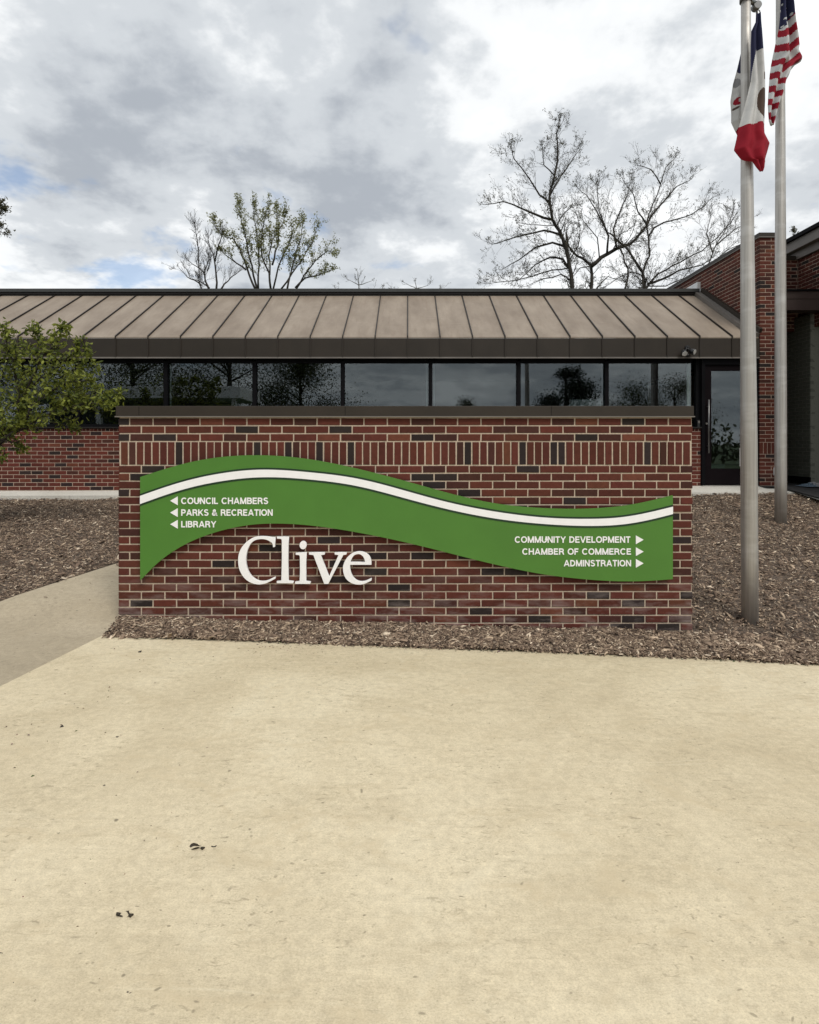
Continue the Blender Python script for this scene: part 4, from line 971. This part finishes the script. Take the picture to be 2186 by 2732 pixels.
traced_tree('budding_tree', 'budding treetop showing above the porch roof at the right edge', 'tree', 30, [
  ([(2150,900),(2140,720),(2120,650),(2118,625)], .12, .015), ([(2140,740),(2165,660),(2185,635)], .05, .012), ([(2140,720),(2110,690),(2098,665)], .04, .012), ([(2150,780),(2200,680),(2230,640)], .05, .012)],
  lambda x, y: (x, y), random.Random(34), M['bark_far'], M['bud'], .009, .10, .45, 2, 1.8, .7, 3, TG)

# the small leafy tree at the left edge, in front of the building
def near_tree():
    rng = random.Random(41); z5 = lambda x, y: (x/4.79, 860+y/4.79); Y0 = 7.75
    g = Grow(rng, .004, None, .066, .8, 2)
    tx = -6.3; gz = mulch_z(tx, Y0); g.b.tube([(tx, Y0, gz-.1), (tx+.03, Y0, gz+.35), (tx+.10, Y0+.02, gz+.75)], [.09, .075, .065], 10)
    fork = Vector((tx+.10, Y0+.02, gz+.72))
    limbs = [([(-60,1600),(60,1480),(250,1370),(480,1230),(620,1175),(800,1130),(1000,1060)], .035, .008), ([(-60,1580),(80,1380),(230,1250),(240,1100),(330,900),(420,700)], .035, .008), ([(250,1370),(420,1050),(650,880),(900,760),(1150,740)], .022, .006),
             ([(420,1050),(560,900),(850,950),(1150,930),(1350,925),(1490,915)], .018, .004), ([(330,900),(470,600),(600,380),(760,180),(800,90)], .016, .004), ([(230,1100),(200,700),(100,350),(60,120)], .02, .004), ([(330,900),(700,620),(900,420),(1080,370)], .016, .004), ([(480,600),(480,330),(460,90)], .012, .004),
             ([(700,760),(950,600),(1150,560)], .012, .004), ([(620,1175),(900,1080),(1200,1030),(1430,1090)], .012, .004), ([(480,1230),(700,1290),(900,1350)], .012, .004), ([(60,1480),(200,1500),(260,1580)], .010, .004), ([(20,1500),(60,1620),(40,1700)], .01, .004), ([(-100,1300),(-60,900),(-200,500)], .02, .005), ([(-100,1500),(-500,1200),(-900,900)], .03, .006), ([(-300,1300),(-600,800),(-700,400)], .02, .005)]
    centers = []
    for pts, r0, r1 in limbs:
        dy = rng.uniform(-.45, .45); w = []
        for i, (x, y) in enumerate(pts): sx, sy = z5(x, y); w.append(P(sx, sy, Y0+dy*i/(len(pts)-1)))
        if pts[0][0] < -50: w = [fork]+w
        g.limb(w, r0, r1, 8.5, .19, 2, .9, .12)
    # twig clusters that fill the crown inside its uneven outline
    out = [(-700,300),(-100,110),(60,70),(160,130),(300,170),(450,60),(520,170),(650,130),(800,70),(840,170),(960,200),(1000,310),(1130,375),(1020,440),(960,520),(1040,580),(1200,560),(1180,690),(1280,760),(1330,850),(1480,880),(1630,920),(1500,1000),(1450,1110),(1330,1060),(1120,1080),(980,1120),(960,1230),(850,1220),(700,1200),(900,1350),(620,1390),(520,1300),(420,1330),(310,1430),(280,1580),(200,1600),(80,1680),(-300,1700),(-800,1500),(-1000,900)]
    def inside(x, y):
        c = False; j = len(out)-1
        for i in range(len(out)):
            xi, yi = out[i]; xj, yj = out[j]
            if (yi > y) != (yj > y) and x < (xj-xi)*(y-yi)/(yj-yi)+xi: c = not c
            j = i
        return c
    hol = [(770,780,85,65),(880,1000,60,70),(330,680,55,40),(420,1150,70,50),(120,1240,50,40),(700,480,50,45),(650,1100,60,35),(1050,830,50,35),(560,1270,90,30)]
    k = 0
    while k < 300:
        x, y = rng.uniform(-950, 1640), rng.uniform(60, 1700)
        if not inside(x, y) or any(((x-a)/c)**2+((y-b)/d)**2 < 1 for a, b, c, d in hol): continue
        sx, sy = z5(x-75 if x > 0 else x, y); p = P(sx, sy, Y0+rng.gauss(0, .38)); k += 1
        dv = (p-Vector((-6.0, Y0, 1.6))).normalized(); ln = rng.uniform(.10, .22); a = p-dv*ln+Vector((0, 0, -.03))
        g.b.tube([a, (a+p)/2+Vector((0, 0, .01)), p], [.004, .003, .002], 3, cap=False)
        for _ in range(rng.randint(6, 10)):
            q = a.lerp(p, rng.uniform(.1, 1.1))+Vector((rng.gauss(0, .045), rng.gauss(0, .05), rng.gauss(0, .045))); leafq(g.l, q, .068, rng)
    t = thing('leafy_tree', 'small yellow green leafy tree at the left edge in front of the building', 'tree', (tx, Y0, gz))
    g.b.build('trunk', M['bark'], t); g.l.build('crown', M['leaf'], t)
near_tree()

# ------------------------------------------------------------------ across the road, seen mirrored in the windows
def crown_tree(nm, label, x, y, h, rad, leafm, rng, conifer=False, n=15000, zb=-.4, size=.17):
    t = thing(nm, label, 'tree', (x, y, zb), 'trees across the road'); b = MB(); l = MB()
    b.tube([(x, y, zb-.1), (x+.1, y, zb+h*.35), (x, y, zb+h*.9)], [.035*h, .025*h, .006*h], 8)
    blobs = []
    for i in range(26):
        f = rng.uniform(.16 if conifer else .28, 1.0); rr_ = rad*((1.05-f)*1.0 if conifer else math.sin(math.pi*min(1, .18+.80*f))*1.0)
        a = rng.uniform(0, 6.283); d = rr_*math.sqrt(rng.random()); c = Vector((x+d*math.cos(a), y+d*math.sin(a), zb+h*f))
        blobs.append((c, rad*rng.uniform(.16, .34)*(1 if not conifer else max(.35, 1.3-f)))); b.tube([(x, y, zb+h*max(.12, f-.15)), c], [.008*h, .002*h], 5)
    for i in range(n):
        c, r = rng.choice(blobs); q = c+Vector((rng.gauss(0, .6), rng.gauss(0, .6), rng.gauss(0, .45)))*r*1.35; leafq(l, q, size, rng)
    b.build('trunk', M['bark'], t); l.build('crown', leafm, t)
def refl(px, py, Yb): 
    path = 10.25*2-Yb; return (px-CX)*path/F, EYE+(HY-py)*path/F
for px, py, yb, rad, lab, sd in ((60, 900, -26, 6.5, 'tall dense tree across the road, leftmost behind the white canopy', 51), (350, 850, -24, 6.0, 'tall bushy tree across the road behind the middle of the white canopy', 52), (610, 850, -25, 6.0, 'wide tree across the road, right of the canopy end', 53), (800, 960, -27, 4.6, 'lower tree across the road next to the open sky', 54)):
    xx, zz_ = refl(px, py, yb); crown_tree('roadside_tree', lab, xx, yb, zz_+.4, rad, M['leaf_far'], random.Random(sd))
xx, zz_ = refl(1510, 955, -28); crown_tree('pine_tree', 'dark pine across the road, opposite the flagpoles', xx, -28, zz_+.4, 4.3, M['needle'], random.Random(55), True, 14000, size=.19)
for px, py, rad, lab, sd in ((1245, 1070, 1.6, 'small round bush across the road left of the dark pine', 56), (1690, 1040, 3.5, 'mid green tree across the road right of the dark pine', 57), (1800, 1015, 3.6, 'taller mid green tree across the road beyond the flagpoles', 58)):
    xx, zz_ = refl(px, py, -34); crown_tree('roadside_tree', lab, xx, -34, zz_+.4, rad, M['leaf_far'], random.Random(sd), n=8000, size=.16)
hg = MB(); rng = random.Random(60)
for i in range(5200):
    leafq(hg, Vector((rng.uniform(-38, 38), rng.gauss(-40, .8), -.4+abs(rng.gauss(0, 1.5))+.4)), .6, rng)
tag(kind(hg.build('hedgerow', M['leaf_far']), 'stuff'), 'low mass of green shrubs along the far side of the road', 'shrubs')
cn = thing('canopy_building', 'long low building across the road with a white canopy band', 'building', (-17, -18, -.3))
x0, z0 = refl(240, 1062, -17); x1, z1 = refl(640, 1030, -17)
b = MB(); b.box(x0-6, x1, -22, -17, z0, z1, bev=.05); b.build('canopy', M['white_sheet'], cn)
b = MB(); b.box(x0-5, x1-2, -26, -21, -.4, z0-.01); b.build('wall', M['interior'], cn)
for k in range(4): b = MB(); xx = x0-4+k*(x1-x0+3.5)/3; b.box(xx-.15, xx+.15, -17.6, -17.3, -.4, z0-.002); b.build('post', M['white_sheet'], cn)

# ------------------------------------------------------------------ litter on the forecourt
def ground_pt(px, py):
    # forecourt plane z = .02-.014 x
    k = (px-CX)/F; m = (py-HY)/F; y = (EYE-.02)/(m-.014*k); return Vector((k*y, y, conc_z(k*y)))
def litter(px, py, wpx, hpx, label, rng, ring=False):
    c = ground_pt(px, py); s = c.y/F; L_ = wpx*s; b = MB(); n = 18
    wy = hpx*s*c.y/EYE*.9
    vs = []; fs = []
    for i in range(n):
        a = 2*math.pi*i/n; k = 1+.22*math.sin(3*a+px)+.12*rng.uniform(-1, 1)
        vs.append((c.x+.5*L_*k*math.cos(a), c.y+.5*wy*k*math.sin(a), c.z+.004+.008*(1+math.sin(2*a+py))*min(1, L_/.06)))
    if ring:
        vs2 = [(c.x+(v[0]-c.x)*.5+.003, c.y+(v[1]-c.y)*.42+.004, c.z+.003) for v in vs]
        b.add(vs+vs2, [(i, (i+1) % n, n+(i+1) % n, n+i) for i in range(n)])
        b.add([Vector(v)+Vector((0, 0, -.003)) for v in vs+vs2], [(n+i, n+(i+1) % n, (i+1) % n, i) for i in range(n)])
        b.tube([(c.x+L_*.5, c.y-.004, c.z+.008), (c.x+L_*.66, c.y-.012, c.z+.012), (c.x+L_*.74, c.y, c.z+.006)], [.004, .006, .003], 6)
    else:
        b.add(vs+[(c.x, c.y, c.z+.012*min(1, L_/.03))]+[(v[0], v[1], c.z+.001) for v in vs], [(i, (i+1) % n, n) for i in range(n)]+[(i, n+1+i, n+1+(i+1) % n, (i+1) % n) for i in range(n)])
    return b, c
rng = random.Random(70)
for px, py, wq, hq, lab in ((522, 2266, 32, 14, 'larger curled dead leaf on the forecourt, left of centre'), (330, 2445, 34, 18, 'curled dark dead leaf lying nearer the camera at lower left')):
    b, c = litter(px, py, wq, hq, lab, rng, True); tag(b.build('dead_leaf', M['dead_leaf']), lab, 'leaf', 'dead leaves on the forecourt')
peb = [(571, 2263), (278, 2098), (345, 2654), (860, 2518), (1436, 2133), (1614, 2401), (374, 1740), (636, 2427), (1180, 2469), (165, 1940), (313, 1968), (93, 2675), (465, 2584), (219, 2700), (4, 2547), (385, 2247), (417, 2241), (264, 2381), (521, 2470), (988, 1990), (2044, 2414), (1940, 1934), (1466, 2435)]
pb0 = None
for i, (px, py) in enumerate(peb):
    wq = 12 if i in (0, 2, 3, 5) else rng.uniform(5, 9); b, c = litter(px, py, wq, wq*.55, '', rng)
    o = b.build('grit_speck', M['grit']); tag(o, 'small dark speck of grit or leaf lying on the beige forecourt concrete', 'debris', 'dark specks on the forecourt')
sc_ = MB()
for i in range(1500):       # crumbs of mulch kicked onto the concrete
    x = rng.uniform(-1.2, 4.2); y = edge_y(x)-abs(rng.gauss(0, .16))-.0; a = rng.uniform(0, 3.14); l_ = rng.uniform(.004, .018); w_ = l_*.3
    if rng.random() < .25: x = rng.uniform(-2.4, 2.6); y = rng.uniform(1.6, 4.7); l_ *= .55; w_ = l_*.5
    z = conc_z(x)+.003; dx_, dy_ = math.cos(a), math.sin(a)
    sc_.add([(x-dx_*l_, y-dy_*l_, z), (x+dy_*w_, y-dx_*w_, z+.002), (x+dx_*l_, y+dy_*l_, z), (x-dy_*w_, y+dx_*w_, z+.004)], [(0, 1, 2, 3)], 0, tuple(c*rng.uniform(.5, 1.6) for c in (.10, .075, .055)))
tag(kind(sc_.build('mulch_crumbs', M['chip']), 'stuff'), 'scattered crumbs of mulch on the concrete along the bed edge', 'mulch crumbs')
